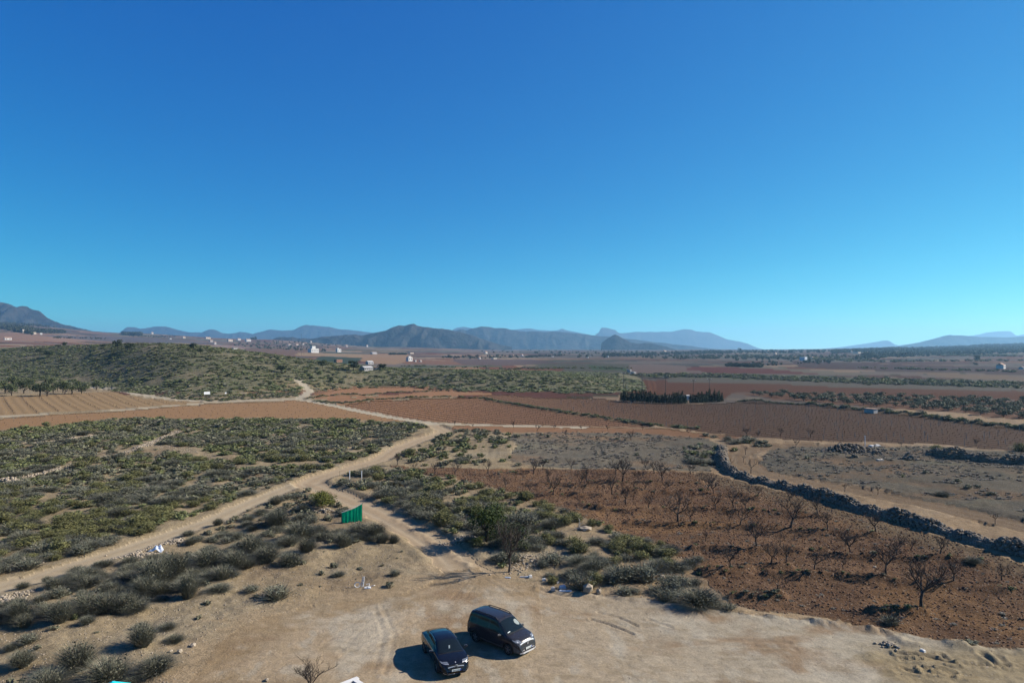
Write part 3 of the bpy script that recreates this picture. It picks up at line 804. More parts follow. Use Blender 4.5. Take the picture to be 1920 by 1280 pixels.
mountain('mountain', 10300, [(1110, 640), (1140, 626), (1165, 623), (1195, 621), (1225, 620.5), (1260, 621), (1272, 618), (1284, 616), (1296, 617), (1304, 620), (1330, 622), (1342, 626), (1362, 635), (1390, 640), (1405, 645), (1420, 652), (1440, 657)],
         'broad hazy pale mountain beside the flat-topped mesa', ROCK_PALE, 0.05, 0.5, 23)
mountain('mountain', 3850, [(1128, 642), (1140, 633), (1152, 625.5), (1157, 627), (1170, 634), (1182, 641), (1200, 644), (1210, 641), (1225, 643), (1240, 647), (1262, 653), (1275, 657)],
         'small dark cone-shaped hill in front of the mesa', ROCK, 0.035, 0.5, 29)
mountain('mountain', 10300, [(1500, 658), (1540, 654), (1580, 650), (1620, 644), (1645, 640), (1660, 637), (1668, 639), (1676, 645), (1684, 647), (1700, 645), (1730, 645), (1800, 655)],
         'low pale hill with one sharp shoulder above the pine wood', ROCK_PALE, 0.05, 0.4, 31)
mountain('mountain', 6200, [(1665, 655), (1690, 648), (1725, 641), (1745, 636), (1765, 629.5), (1780, 626.5), (1795, 627), (1810, 629), (1850, 631), (1890, 632), (1930, 629), (2000, 622), (2120, 628)],
         'blue wooded mountain rising behind the pine wood', ROCK, 0.06, 0.7, 37)
mountain('mountain', 10300, [(1780, 634), (1815, 629), (1838, 626), (1850, 622), (1872, 620), (1890, 619.5), (1897, 621), (1900, 625), (1907, 629), (1920, 626), (1950, 620), (2010, 615), (2100, 622)],
         'pale flat-topped mountain behind the blue wooded mountain', ROCK_PALE, 0.05, 0.4, 41)

# ------------------------------------------------------------------ air
haze_me = MB().box((0, 0, 171), (24400, 24400, 398)).mesh('haze', None)
haze_mat = bpy.data.materials.new('air'); haze_mat.use_nodes = True
nt = haze_mat.node_tree
for n in list(nt.nodes):
    if n.type != 'OUTPUT_MATERIAL': nt.nodes.remove(n)
pv = N(nt, 'ShaderNodeVolumePrincipled')
pv.inputs['Color'].default_value = (0.34, 0.67, 1.0, 1)
pv.inputs['Density'].default_value = 0.0001
pv.inputs['Anisotropy'].default_value = 0.35
nt.links.new(pv.outputs[0], nt.nodes['Material Output'].inputs['Volume'])
haze_me.materials.clear(); haze_me.materials.append(haze_mat)
haze = link('haze', haze_me)
tag(haze, 'thin blue air filling the whole valley', None, None, 'stuff')

# ------------------------------------------------------------------ words for labels
ORD = ['', 'first', 'second', 'third', 'fourth', 'fifth', 'sixth', 'seventh', 'eighth', 'ninth', 'tenth', 'eleventh', 'twelfth', 'thirteenth', 'fourteenth', 'fifteenth', 'sixteenth', 'seventeenth', 'eighteenth', 'nineteenth']
_TENS = {2: ('twentieth', 'twenty'), 3: ('thirtieth', 'thirty'), 4: ('fortieth', 'forty'), 5: ('fiftieth', 'fifty'), 6: ('sixtieth', 'sixty'), 7: ('seventieth', 'seventy'), 8: ('eightieth', 'eighty'), 9: ('ninetieth', 'ninety')}
def nth(n):
    if n < 20: return ORD[n]
    t, r = divmod(n, 10)
    return _TENS[t][0] if r == 0 else _TENS[t][1] + '-' + ORD[r]

LANDMARKS = [(nm, *spot(u, v)[:2]) for nm, u, v in (
    ('the green netting', 662, 972), ('the grey van', 945, 1205), ('the black car', 842, 1235), ('the turquoise cloth top', 210, 1285), ('the white plastic sheet', 295, 1035),
    ('the two white posts', 662, 893), ('the dark green juniper', 910, 1010), ('the roadside bare tree', 955, 1070), ('the pale boulder', 1102, 1113), ('the broken white frame', 678, 1098),
    ('the start of the narrow track', 550, 909), ('the end of the winding road', 830, 808), ('the low end of the narrow track', 20, 1095), ('the yellow-green bush', 602, 948),
    ('the pale rubble strip', 20, 905), ('the long stone wall bend', 1356, 870), ('the dead branch pile', 1090, 995), ('the bald earth patch', 300, 845), ('the scrub corner by the pale lane', 760, 792), ('the dark bush in the scrub edge', 88, 800))]
_used = {}
def scrub_labels(items, kind):
    """items: list of (object, x, y, height). A label of its own for each: look, then landmark, side and order"""
    b = {}
    hs = sorted(i[3] for i in items)
    h1, h2 = hs[len(hs) // 3], hs[2 * len(hs) // 3]
    for o, x, y, h in items:
        nm, lx, ly = min(LANDMARKS, key=lambda l: math.hypot((x - l[1]) * 1.0, (y - l[2]) * 0.7))
        dx, dy = x - lx, (y - ly)
        side = ('sunward of' if dx > 0 else 'shadeward of') if abs(dx) > abs(dy) * 0.8 else ('beyond' if dy > 0 else 'in front of')
        size = 'low' if h < h1 else 'tall' if h > h2 else 'mid-sized'
        b.setdefault((nm, side, size), []).append((math.hypot(dx, dy), o))
    for (nm, side, size), lst in b.items():
        lst.sort(key=lambda t: t[0])
        for k, (d, o) in enumerate(lst):
            o['label'] = f"{size} {kind}, {nth(k + 1)} out {side} {nm}"

# ------------------------------------------------------------------ plant shapes
LEAF = leafy('leaves', 0.22, 0.12)
BLADE = leafy('grass_blades', 0.22, 0.10)
BARK = noisy('dark_bark', (0.035, 0.028, 0.024), (0.09, 0.072, 0.06), 6.0, 0.95, 0.05, bump=0.01, per_object=0.2)
TWIG = noisy('grey_twigs', (0.042, 0.033, 0.027), (0.09, 0.072, 0.06), 4.0, 0.95, 0.05, per_object=0.15)

def set_col(me, cols):
    a = me.attributes.new('col', 'FLOAT_COLOR', 'POINT')
    c = np.ones((len(me.vertices), 4), np.float32); c[:, :3] = cols
    a.data.foreach_set('color', c.ravel())
    return me

def blades(n, rad, hgt, seed, wid=0.02, droop=0.5, ca=(0.10, 0.095, 0.06), cb=(0.16, 0.15, 0.11), dead=0.25, seg=2, lean=(0.0, 0.0)):
    """a tussock of long narrow blades leaning outward: returns V, F (triangles), colours"""
    g = np.random.default_rng(seed)
    a = g.uniform(0, 2 * np.pi, n); q = np.sqrt(g.uniform(0, 1, n))
    bx = rad * 0.35 * q * np.cos(a); by = rad * 0.35 * q * np.sin(a)
    a2 = a + g.normal(0, 0.5, n)
    out = rad * (0.25 + 0.8 * q) * g.uniform(0.6, 1.2, n)
    h = hgt * (1.05 - 0.55 * q ** 2) * g.uniform(0.6, 1.12, n)
    Vs = []; C = []
    w = wid * g.uniform(0.7, 1.3, n)
    px, py = -np.sin(a2 + g.normal(0, 0.8, n)), np.cos(a2 + g.normal(0, 0.8, n))
    c = np.where(g.uniform(0, 1, (n, 1)) < dead, np.array([(0.19, 0.165, 0.125)]), np.array([ca]) + (np.array([cb]) - np.array([ca])) * g.uniform(0, 1, (n, 1)))
    rows = []
    for s in range(seg + 1):
        t = s / seg
        r = out * t ** (1.0 + droop)
        zz = h * (t - droop * 0.22 * t ** 3)
        x = bx + r * np.cos(a2) + lean[0] * t * h; y = by + r * np.sin(a2) + lean[1] * t * h
        ww = w * (1 - 0.75 * t)
        if s < seg:
            rows.append((np.stack([x - px * ww, y - py * ww, zz], 1), np.stack([x + px * ww, y + py * ww, zz], 1)))
        else:
            tip = np.stack([x, y, zz], 1)
    V = np.concatenate([np.concatenate([r[0], r[1]]) for r in rows] + [tip]); Fc = []
    i = np.arange(n)
    for s in range(seg - 1):
        b0 = s * 2 * n; b1 = (s + 1) * 2 * n
        Fc += [np.stack([b0 + i, b0 + n + i, b1 + n + i], 1), np.stack([b0 + i, b1 + n + i, b1 + i], 1)]
    b0 = (seg - 1) * 2 * n
    Fc.append(np.stack([b0 + i, b0 + n + i, seg * 2 * n + i], 1))
    C = np.concatenate([np.concatenate([c, c])] * seg + [c])
    return V, np.concatenate(Fc), C

def leaf_cloud(lobes, n, size, seed, ca, cb, flat=0.0, core=0.55):
    """small leaf faces spread through overlapping lobes: (centre, radii). V, F (triangles), colours"""
    g = np.random.default_rng(seed)
    vol = np.array([l[1][0] * l[1][1] * l[1][2] for l in lobes]) ** 0.67
    k = g.choice(len(lobes), n, p=vol / vol.sum())
    cen = np.array([l[0] for l in lobes])[k]; rad = np.array([l[1] for l in lobes])[k]
    d = g.normal(0, 1, (n, 3)); d /= np.linalg.norm(d, axis=1, keepdims=True)
    d[:, 2] = np.where(d[:, 2] < -0.35, -d[:, 2], d[:, 2])
    r = core + (1.0 - core) * g.uniform(0, 1, n) ** 0.6
    r *= 1 + 0.16 * g.normal(0, 1, n)
    p = cen + d * rad * r[:, None]
    p[:, 2] = np.maximum(p[:, 2], 0.02)
    nn = d + g.normal(0, 0.75, (n, 3)); nn /= np.linalg.norm(nn, axis=1, keepdims=True)
    t = np.cross(nn, g.normal(0, 1, (n, 3))); t /= np.linalg.norm(t, axis=1, keepdims=True) + 1e-9
    b = np.cross(nn, t)
    s = size * g.uniform(0.6, 1.5, (n, 1))
    V = np.stack([p - t * s, p + t * s * 0.4 + b * s * 0.9, p + t * s * 0.6 - b * s * 0.8], 1).reshape(-1, 3)
    Fc = np.arange(n * 3).reshape(-1, 3)
    tone = g.uniform(0, 1, len(lobes))[k][:, None] * 0.6 + g.uniform(0, 1, (n, 1)) * 0.4
    c = np.array([ca]) + (np.array([cb]) - np.array([ca])) * tone
    C = np.repeat(c, 3, 0)
    return V, Fc, C

def shrub_lobes(seed, w, h, k):
    g = np.random.default_rng(seed)
    L = []
    for i in range(k):
        a = g.uniform(0, 6.28); r = g.uniform(0, 0.5) * w * 0.5
        s = g.uniform(0.42, 0.7)
        L.append(((r * math.cos(a), r * math.sin(a), h * g.uniform(0.3, 0.55)), (w * 0.5 * s, w * 0.5 * s, h * g.uniform(0.34, 0.5))))
    return L

def mesh_cloud(name, parts, mat):
    V = np.concatenate([p[0] for p in parts]); C = np.concatenate([p[2] for p in parts])
    o = 0; Fc = []
    for p in parts:
        Fc.append(p[1] + o); o += len(p[0])
    return set_col(mesh_from(name, V, np.concatenate(Fc).astype(np.int32), [mat]), C)

# tussocks of esparto (grey-green), scrub bushes (olive), dead grey shrubs: near shapes and coarse far shapes, all about 1 m
TUSS = [mesh_cloud('tussock', [blades(1500, 0.60, 0.95, 100 + i, 0.0058, 0.75, (0.08, 0.083, 0.058), (0.155, 0.156, 0.112), 0.18, 3, (rng.uniform(-.1, .1), rng.uniform(-.1, .1))),
                              leaf_cloud([((0, 0, 0.3), (0.42, 0.42, 0.42))], 260, 0.03, 150 + i, (0.05, 0.05, 0.034), (0.10, 0.096, 0.066), core=0.6)], BLADE) for i in range(6)]
BUSH = [mesh_cloud('bush', [leaf_cloud(shrub_lobes(200 + i, 1.0, 0.85, 9), 620, 0.034, 210 + i, (0.078, 0.08, 0.03), (0.165, 0.155, 0.06)),
                           blades(150, 0.52, 0.82, 220 + i, 0.016, 0.3, (0.075, 0.08, 0.038), (0.16, 0.15, 0.08), 0.1, 2)], LEAF) for i in range(6)]
GREYB = [mesh_cloud('grey_bush', [leaf_cloud(shrub_lobes(300 + i, 1.0, 0.75, 8), 380, 0.032, 310 + i, (0.082, 0.086, 0.058), (0.15, 0.15, 0.108)),
                                 blades(230, 0.52, 0.85, 320 + i, 0.013, 0.3, (0.088, 0.088, 0.062), (0.175, 0.17, 0.122), 0.25, 2)], LEAF) for i in range(5)]
FAR_T = [(lambda a, b: (np.concatenate([a[0], b[0]]), np.concatenate([a[1], b[1] + len(a[0])]), np.concatenate([a[2], b[2]])))(
    leaf_cloud(shrub_lobes(400 + i, 0.95, 0.72, 5), 46, 0.13, 410 + i, (0.075, 0.077, 0.042), (0.15, 0.143, 0.085), core=0.7),
    blades(20, 0.5, 0.9, 420 + i, 0.06, 0.35, (0.08, 0.08, 0.05), (0.17, 0.16, 0.11), 0.2, 1)) for i in range(5)]

FAR_H = [leaf_cloud(shrub_lobes(450 + i, 0.95, 0.75, 5), 30, 0.18, 460 + i, (0.085, 0.09, 0.05), (0.17, 0.165, 0.10), core=0.7) for i in range(6)]

def scatter_mesh(name, mat, tmpl, pts, label):
    """many copies of coarse plant shapes joined into one mesh. pts: x, y, z, width, height, tint(3)"""
    g = np.random.default_rng(5)
    pts = np.asarray(pts, float)
    which = g.integers(0, len(tmpl), len(pts)); ang = g.uniform(0, 6.28, len(pts))
    VV = []; FF = []; CC = []; o = 0
    for k, (V, Fc, C) in enumerate(tmpl):
        p = pts[which == k]
        if not len(p): continue
        a = ang[which == k]; ca, sa = np.cos(a), np.sin(a)
        x = (V[None, :, 0] * ca[:, None] - V[None, :, 1] * sa[:, None]) * p[:, 3:4] + p[:, 0:1]
        y = (V[None, :, 0] * sa[:, None] + V[None, :, 1] * ca[:, None]) * p[:, 3:4] + p[:, 1:2]
        z = V[None, :, 2] * p[:, 4:5] + p[:, 2:3]
        VV.append(np.stack([x, y, z], 2).reshape(-1, 3))
        FF.append((Fc[None] + (np.arange(len(p)) * len(V))[:, None, None]).reshape(-1, 3) + o)
        CC.append((C[None] * p[:, None, 5:8]).reshape(-1, 3))
        o += len(p) * len(V)
    me = set_col(mesh_from(name, np.concatenate(VV), np.concatenate(FF).astype(np.int32), [mat]), np.concatenate(CC))
    return tag(link(name, me), label, None, None, 'stuff')

# ------------------------------------------------------------------ where the scrub grows
SC_LEFT = poly((-60, 815), (80, 801), (150, 793), (220, 786), (300, 785), (400, 788), (480, 785), (640, 788), (760, 793), (800, 800), (770, 815), (730, 836), (700, 852), (640, 868), (590, 886), (540, 902), (450, 934), (330, 980), (200, 1024), (60, 1066), (-60, 1090))
SC_NEAR = poly((-60, 1120), (70, 1098), (200, 1055), (340, 1008), (460, 958), (560, 922), (600, 925), (650, 955), (690, 980), (720, 1005), (730, 1020), (560, 1020), (520, 1060), (430, 1085), (350, 1120), (250, 1148), (200, 1150), (100, 1165), (-60, 1180))
SC_YARD = poly((-60, 1150), (100, 1150), (250, 1140), (420, 1085), (560, 1020), (740, 1010), (760, 1050), (700, 1090), (560, 1125), (430, 1165), (330, 1250), (300, 1300), (-60, 1300))
SC_MID = poly((600, 902), (650, 892), (720, 882), (800, 888), (860, 900), (940, 918), (1010, 945), (1080, 968), (1140, 992), (1230, 1020), (1285, 1048), (1310, 1085), (1345, 1125), (1390, 1148), (1300, 1135), (1180, 1118), (1080, 1105), (980, 1080), (930, 1060), (880, 1035), (830, 1005), (760, 968), (690, 940), (630, 918))
SC_MIDF = poly((720, 872), (742, 850), (800, 826), (845, 806), (900, 806), (960, 815), (965, 840), (940, 868), (850, 878), (770, 878))
SC_STRIP = poly((1300, 812), (1360, 818), (1420, 824), (1500, 832), (1400, 838), (1370, 850), (1350, 875), (1290, 872), (1280, 845))

def sample(pl, n, seed):
    g = np.random.default_rng(seed)
    lo, hi = pl.min(0), pl.max(0)
    out = []
    while len(out) < n:
        q = g.uniform(lo, hi, (n * 3, 2))
        q = q[inside(pl, q)]
        out += list(q)
        if len(q) == 0: break
    return np.array(out[:n])

def area(pl):
    x, y = pl[:, 0], pl[:, 1]
    return abs(np.dot(x, np.roll(y, 1)) - np.dot(y, np.roll(x, 1))) / 2

plants = []          # kind, x, y, width, height
def seed_zone(pl, per_m2, kinds, w, h, seed, clump=0.15, scale=6.0, keep=None):
    g = np.random.default_rng(seed + 1)
    n = int(area(pl) * per_m2)
    q = sample(pl, n, seed)
    f = fbm(q[:, 0] / scale, q[:, 1] / scale, 4, seed + 2)
    q = q[f > -clump - 0.35 + g.uniform(0, 0.5, len(q))] if clump < 9 else q
    for x, y in q:
        kf = fbm(np.array([x / 9]), np.array([y / 9]), 3, seed + 4)[0]
        k = kinds[0] if kf + g.normal(0, 0.22) < kinds[2] else kinds[1]
        s = g.uniform(0.38, 1.2) * (1.5 if g.uniform() < 0.12 else 1.0)
        if kinds[0] != 'tuss' and g.uniform() < 0.13: k = 'tuss'
        plants.append([k, x, y, w * s * g.uniform(0.85, 1.2), h * s * g.uniform(0.8, 1.2)])

seed_zone(SC_LEFT, 0.92, ('bush', 'grey', 0.07), 1.9, 0.8, 1000, 0.28, 7.0)
seed_zone(SC_NEAR, 0.95, ('tuss', 'grey', 0.02), 1.3, 0.75, 1100, 0.16, 5.0)
seed_zone(SC_MID, 0.85, ('grey', 'bush', 0.06), 1.8, 0.95, 1200, 0.3, 6.0)
seed_zone(SC_MIDF, 0.34, ('bush', 'grey', 0.1), 1.8, 0.95, 1300, 0.1, 7.0)
seed_zone(SC_YARD, 0.16, ('tuss', 'grey', 0.1), 0.6, 0.38, 1400, 0.1, 5.0)
seed_zone(SC_STRIP, 0.12, ('grey', 'bush', 0.12), 1.9, 0.9, 1500, 0.2, 7.0)
# plants one can point at in the photograph: base pixel, width and height in photograph pixels
for k, u, v, w, h in (
    ('tuss', 267, 1213, 52, 56), ('tuss', 145, 1255, 74, 66), ('tuss', 205, 1272, 82, 62), ('tuss', 43, 1250, 46, 42), ('tuss', 290, 1258, 72, 38), ('tuss', 88, 1290, 70, 50), ('tuss', 247, 1279, 28, 26), ('tuss', 20, 1300, 60, 40),
    ('tuss', 163, 1171, 28, 19), ('tuss', 112, 1166, 44, 56), ('tuss', 38, 1162, 50, 48), ('tuss', 45, 1170, 34, 34), ('bush', 139, 1160, 17, 20), ('tuss', 352, 1122, 38, 62), ('tuss', 418, 1089, 44, 36), ('grey', 520, 1121, 68, 34),
    ('tuss', 412, 1114, 42, 18), ('grey', 470, 1111, 38, 18), ('tuss', 160, 1142, 60, 42), ('tuss', 200, 1144, 66, 46), ('tuss', 240, 1144, 56, 46), ('tuss', 290, 1095, 70, 66), ('tuss', 325, 1082, 60, 56), ('tuss', 270, 1115, 50, 48),
    ('tuss', 313, 1178, 34, 16), ('tuss', 328, 1202, 36, 20), ('grey', 55, 1205, 44, 24), ('tuss', 22, 1215, 30, 18), ('tuss', 645, 1026, 32, 38), ('tuss', 700, 1008, 44, 36), ('tuss', 738, 1018, 22, 22), ('tuss', 715, 1018, 30, 26),
    ('tuss', 675, 1005, 40, 28), ('tuss', 545, 1060, 48, 34), ('tuss', 500, 1055, 50, 40), ('tuss', 470, 1040, 60, 46), ('tuss', 575, 1035, 40, 36), ('tuss', 560, 1010, 56, 46), ('tuss', 520, 985, 50, 40), ('tuss', 590, 995, 46, 40),
    ('tuss', 440, 1065, 52, 40), ('tuss', 390, 1065, 60, 44), ('bush', 602, 948, 46, 30), ('tuss', 628, 985, 40, 34), ('grey', 670, 1000, 40, 26), ('grey', 570, 1058, 18, 12), ('grey', 626, 1062, 26, 14), ('grey', 600, 1075, 18, 12), ('grey', 740, 1080, 30, 16),
    ('grey', 712, 1098, 30, 16), ('grey', 730, 1100, 22, 16), ('bush', 705, 880, 30, 14), ('tuss', 1425, 1180, 2, 2),
    ('bush', 955, 858, 9, 9), ('grey', 973, 873, 18, 8), ('grey', 1025, 866, 18, 9), ('grey', 1082, 841, 12, 6), ('grey', 1157, 823, 15, 6), ('grey', 1195, 856, 11, 8), ('grey', 1015, 817, 12, 7), ('grey', 1027, 821, 14, 8), ('grey', 970, 820, 20, 9), ('bush', 950, 815, 18, 9), ('grey', 990, 818, 12, 7),
    ('grey', 930, 808, 14, 6), ('bush', 1283, 841, 9, 8), ('bush', 1300, 852, 30, 10), ('grey', 1330, 868, 36, 12), ('bush', 1325, 850, 22, 8), ('grey', 1310, 840, 26, 9), ('bush', 1320, 858, 18, 8), ('grey', 1194, 853, 9, 6),
    ('grey', 1515, 861, 18, 9), ('grey', 1460, 864, 9, 6), ('grey', 1497, 862, 5, 4), ('bush', 1693, 895, 10, 9), ('tuss', 1737, 888, 18, 9), ('tuss', 1793, 905, 20, 9), ('tuss', 1812, 917, 20, 11), ('tuss', 1833, 917, 14, 9), ('tuss', 1858, 927, 24, 9), ('tuss', 1765, 928, 32, 14),
    ('tuss', 1825, 1058, 32, 15), ('bush', 1895, 1110, 20, 12), ('grey', 1670, 1170, 44, 26), ('tuss', 1120, 1000, 16, 14), ('grey', 1155, 1005, 18, 14), ('tuss', 1105, 992, 22, 14), ('grey', 1260, 1088, 50, 18), ('grey', 1310, 1050, 30, 14), ('grey', 1820, 1208, 34, 10), ('grey', 1365, 1142, 44, 16), ('grey', 1340, 1135, 40, 20), ('grey', 1295, 1132, 44, 26), ('grey', 1250, 1126, 50, 30),
    ('grey', 1405, 828, 40, 12), ('grey', 1380, 830, 34, 14), ('grey', 1430, 832, 30, 8), ('grey', 1365, 826, 26, 16), ('bush', 88, 799, 18, 13), ('bush', 1755, 846, 30, 15), ('bush', 1912, 846, 34, 22), ('bush', 1775, 846, 18, 10)):
    x, y = at(u, v)[0]
    plants.append([k, x, y, w * y / F * 1.0, h * y / F * 1.02])

P_ = np.array([[p[1], p[2]] for p in plants])
zz = zone_at(P_[:, 0], P_[:, 1])
dA, _ = dist_line(ROAD_A, P_, 6); dB, _ = dist_line(ROAD_B, P_, 6)
W_ = np.array([p[3] for p in plants])
ok = ~np.isin(zz, (1, 2, 3, 4)) & (dA > ROAD_AW + W_ * 0.35) & (dB > ROAD_BW + W_ * 0.35)
ok[-90:] |= True
# bare gaps: the pale rubble strip and the bald patch in the scrub
GAPS = [(path((-20, 905), (60, 893), (130, 875), (215, 853), (265, 838), (335, 808)), 1.5), (path((0, 832), (100, 828), (180, 816), (210, 812)), 1.0), (path((255, 850), (330, 846), (420, 860)), 2.4), (path((300, 838), (360, 846)), 2.6), (path((560, 868), (640, 872)), 2.0),
        (path((960, 1075), (1000, 1055), (1040, 1030)), 1.1), (path((620, 958), (610, 966)), 1.0), (path((180, 1055), (240, 1040), (300, 1020), (340, 1010)), 0.9), (path((0, 1125), (60, 1110)), 1.2)]
for g_, w_ in GAPS:
    d, _ = dist_line(g_, P_, 6)
    ok &= (d > w_) | (np.arange(len(plants)) >= len(plants) - 90)
for u_, v_, rr in ((297, 1031, 1.1), (660, 976, 1.9), (680, 1099, 1.4), (655, 896, 1.0), (678, 896, 1.0), (1088, 996, 1.6)):
    cx_, cy_ = at(u_, v_)[0]
    near = (np.abs(P_[:, 0] - cx_) < rr + W_ * .4) & (P_[:, 1] < cy_ + rr) & (P_[:, 1] > cy_ - rr * 1.6 - W_ * .6)
    ok &= ~near
plants = [p for p, k in zip(plants, ok) if k]
# the nearest 300 of each kind are plants of their own, the rest one mass
plants.sort(key=lambda p: -(p[3] * p[4]) ** 0.5 / p[2])
own = {'tuss': [], 'bush': [], 'grey': []}
rest = []
for p in plants:
    lst = own[p[0]]
    x, y = p[1], p[2]
    vis = abs(x / y) < 0.77 and y > 36
    if vis and len(lst) < 290: lst.append(p)
    else: rest.append(p)
SH = {'tuss': (TUSS, 'esparto_tussock', 'tussock', 'grey-green esparto tussock', 'esparto tussocks in the scrub'), 'bush': (BUSH, 'green_bush', 'bush', 'olive-green bush', 'olive-green bushes in the scrub'),
      'grey': (GREYB, 'grey_shrub', 'shrub', 'grey twiggy shrub', 'grey shrubs in the scrub')}
for k, lst in own.items():
    meshes, nm, cat, kindw, grp = SH[k]
    its = []
    for p in lst:
        o = link(nm, meshes[rng.randrange(len(meshes))], None, (p[1], p[2], gz(p[1], p[2]) - 0.06), (0, 0, rng.uniform(0, 6.28)), (p[3], p[3] * rng.uniform(0.85, 1.15), p[4]))
        tag(o, None, cat, grp)
        its.append((o, p[1], p[2], p[4]))
    scrub_labels(its, kindw)
TINT = {'tuss': (0.95, 0.95, 1.05), 'bush': (0.95, 1.05, 0.75), 'grey': (1.05, 1.05, 1.15)}
sc = []
for p in rest:
    t = rng.uniform(0.8, 1.2)
    sc.append([p[1], p[2], gz(p[1], p[2]) - 0.05, p[3], p[4], *(c * t for c in TINT[p[0]])])
# the hill and its ridge
g = np.random.default_rng(77)
q = np.stack([g.uniform(-420, 70, 60000), g.uniform(236, 640, 60000)], 1)
zq = zone_at(q[:, 0], q[:, 1])
q = q[(zq == 17) & (np.abs(q[:, 0] / q[:, 1]) < 0.79)]
f = fbm(q[:, 0] / 16, q[:, 1] / 16, 4, 91)
q = q[f < 0.2 + g.uniform(0, 0.3, len(q))]
q = q[:14500]
hz = ground(q[:, 0], q[:, 1]); hl = []
for (x, y), z in zip(q, hz):
    t = rng.uniform(0.75, 1.2); gr = rng.random() < 0.22 + 0.3 * float(vnoise(np.array([x / 25]), np.array([y / 25]), 7)[0])
    s = rng.uniform(1.0, 2.9)
    c = TINT['grey'] if gr else TINT['bush']
    hl.append([x, y, z - 0.1, s * 1.6, s * 0.34, *(v_ * t for v_ in c)])
scatter_mesh('hill_vegetation', LEAF, FAR_H, hl, 'dense low scrub covering the hill and its long ridge')
for x, y in sample(poly((200, 731), (260, 737), (320, 747), (400, 752), (480, 748), (556, 744), (566, 736), (480, 738), (400, 741), (300, 736), (240, 727)), 420, 515):
    s = rng.uniform(0.7, 2.0); c = TINT['grey'] if rng.random() < .5 else TINT['bush']
    sc.append([x, y, gz(x, y) - .05, s * 1.4, s * .5, *c])
# low growth along field edges, terraces and in the far valley
for vg, n, s0 in [(v_, 170, 1.0) for v_ in VERGES] + [(VERGES[1], 260, 1.3), (VERGES[0], 120, 1.1)] + [(b_, 16, 0.4) for b_ in BERMS] + [(path((1180, 703), (1400, 706), (1640, 712), (1900, 720)), 330, 3.4), (path((1400, 709), (1650, 718), (1900, 726)), 300, 3.0), (path((940, 692), (1050, 690), (1180, 690)), 120, 3.0), (path((1230, 705), (1380, 704)), 60, 4), (path((1260, 800), (1300, 804)), 20, 1.6),
        (path((1640, 690), (1900, 697)), 80, 3.5), (path((760, 686), (900, 690)), 40, 3.0), (path((1380, 668), (1640, 678), (1900, 676)), 260, 6.0), (path((1640, 664), (1900, 668)), 260, 6.0), (path((1480, 670), (1700, 668)), 120, 5.0)]:
    seg = np.linalg.norm(np.diff(vg, axis=0), axis=1)
    for _ in range(n):
        i = rng.choices(range(len(seg)), seg)[0]; t = rng.random()
        x, y = vg[i] + (vg[i + 1] - vg[i]) * t
        wd = 0.5 * s0 if s0 < 2 else s0 * 2.5
        x += rng.gauss(0, wd); y += rng.gauss(0, wd)
        s = s0 * rng.uniform(0.5, 1.3)
        c = TINT['grey'] if rng.random() < 0.5 else TINT['bush']
        sc.append([x, y, gz(x, y) - 0.05, s * 1.3, s * 0.6, *c])
# thin dry weeds of the two fallow plots and the orchard rows
for pl, n, s0 in ((FALLOW_1, 1100, 0.55), (FALLOW_2, 1500, 0.5), (ORCHARD, 500, 0.28)):
    for x, y in sample(pl, n, 900 + n):
        if fbm(np.array([x / 6]), np.array([y / 4]), 3, 61)[0] > 0.12: continue
        s = s0 * rng.uniform(0.5, 1.3)
        sc.append([x, y, gz(x, y) - 0.03, s * 1.6, s * 0.55, 1.5, 1.35, 1.75])
scatter_mesh('scrub_undergrowth', LEAF, FAR_T, sc, 'mass of small shrubs and dry weeds between the larger bushes')
print('own plants', {k: len(v) for k, v in own.items()}, 'mass', len(sc))

# ------------------------------------------------------------------ bare almond trees
def bare_tree(seed, spread=0.62, limbs=4, twigs=1.0, fork=0.3, lean=(0, 0)):
    """a leafless tree 1 m tall: trunk mesh and a list of limb meshes (each limb with its branches and twigs)"""
    g = random.Random(seed)
    trunk = MB(); limb_meshes = []
    top = Vector((g.uniform(-.05, .05) + lean[0] * fork, g.uniform(-.05, .05) + lean[1] * fork, fork))
    mid = Vector((top.x * .35 + g.uniform(-.02, .02), top.y * .35 + g.uniform(-.02, .02), fork * .5))
    trunk.tube([(0, 0, -0.06), (0, 0, 0.02), mid, top], [0.05, 0.039, 0.03, 0.03], 7)
    def grow(mb, p, d, length, rad, depth):
        steps = 4 if depth == 0 else 3
        pts = [p]; rr = [rad]
        q = p.copy(); dd = d.normalized()
        for s in range(steps):
            dd = (dd + Vector((g.uniform(-.28, .28), g.uniform(-.28, .28), g.uniform(-.12, .24)))).normalized()
            q = q + dd * (length / steps)
            pts.append(q.copy()); rr.append(rad * (1 - 0.62 * (s + 1) / steps))
        mb.tube(pts, rr, 5 if depth == 0 else 3, caps=False)
        if depth >= 3: return
        n = {0: 5, 1: 5, 2: int(4 * twigs)}[depth]
        for k in range(n):
            t = g.uniform(0.3, 1.0); i = min(int(t * steps), steps - 1)
            s0 = pts[i].lerp(pts[i + 1], t * steps - i)
            side = Vector((g.uniform(-1, 1), g.uniform(-1, 1), g.uniform(-.15, .9))).normalized()
            grow(mb, s0, (dd * 0.7 + side).normalized(), length * g.uniform(0.42, 0.68), max(rad * {0: 0.52, 1: 0.5, 2: 0.55}[depth], 0.0024), depth + 1)
    for k in range(limbs):
        a = 2 * math.pi * k / limbs + g.uniform(-.5, .5)
        d = Vector((math.cos(a) * spread + lean[0], math.sin(a) * spread + lean[1], g.uniform(0.55, 1.0)))
        mb = MB()
        grow(mb, top - Vector((0, 0, 0.02)), d, g.uniform(0.42, 0.6), 0.0215, 0)
        limb_meshes.append(mb.mesh('limb', TWIG))
    return trunk.mesh('trunk', BARK, True), limb_meshes
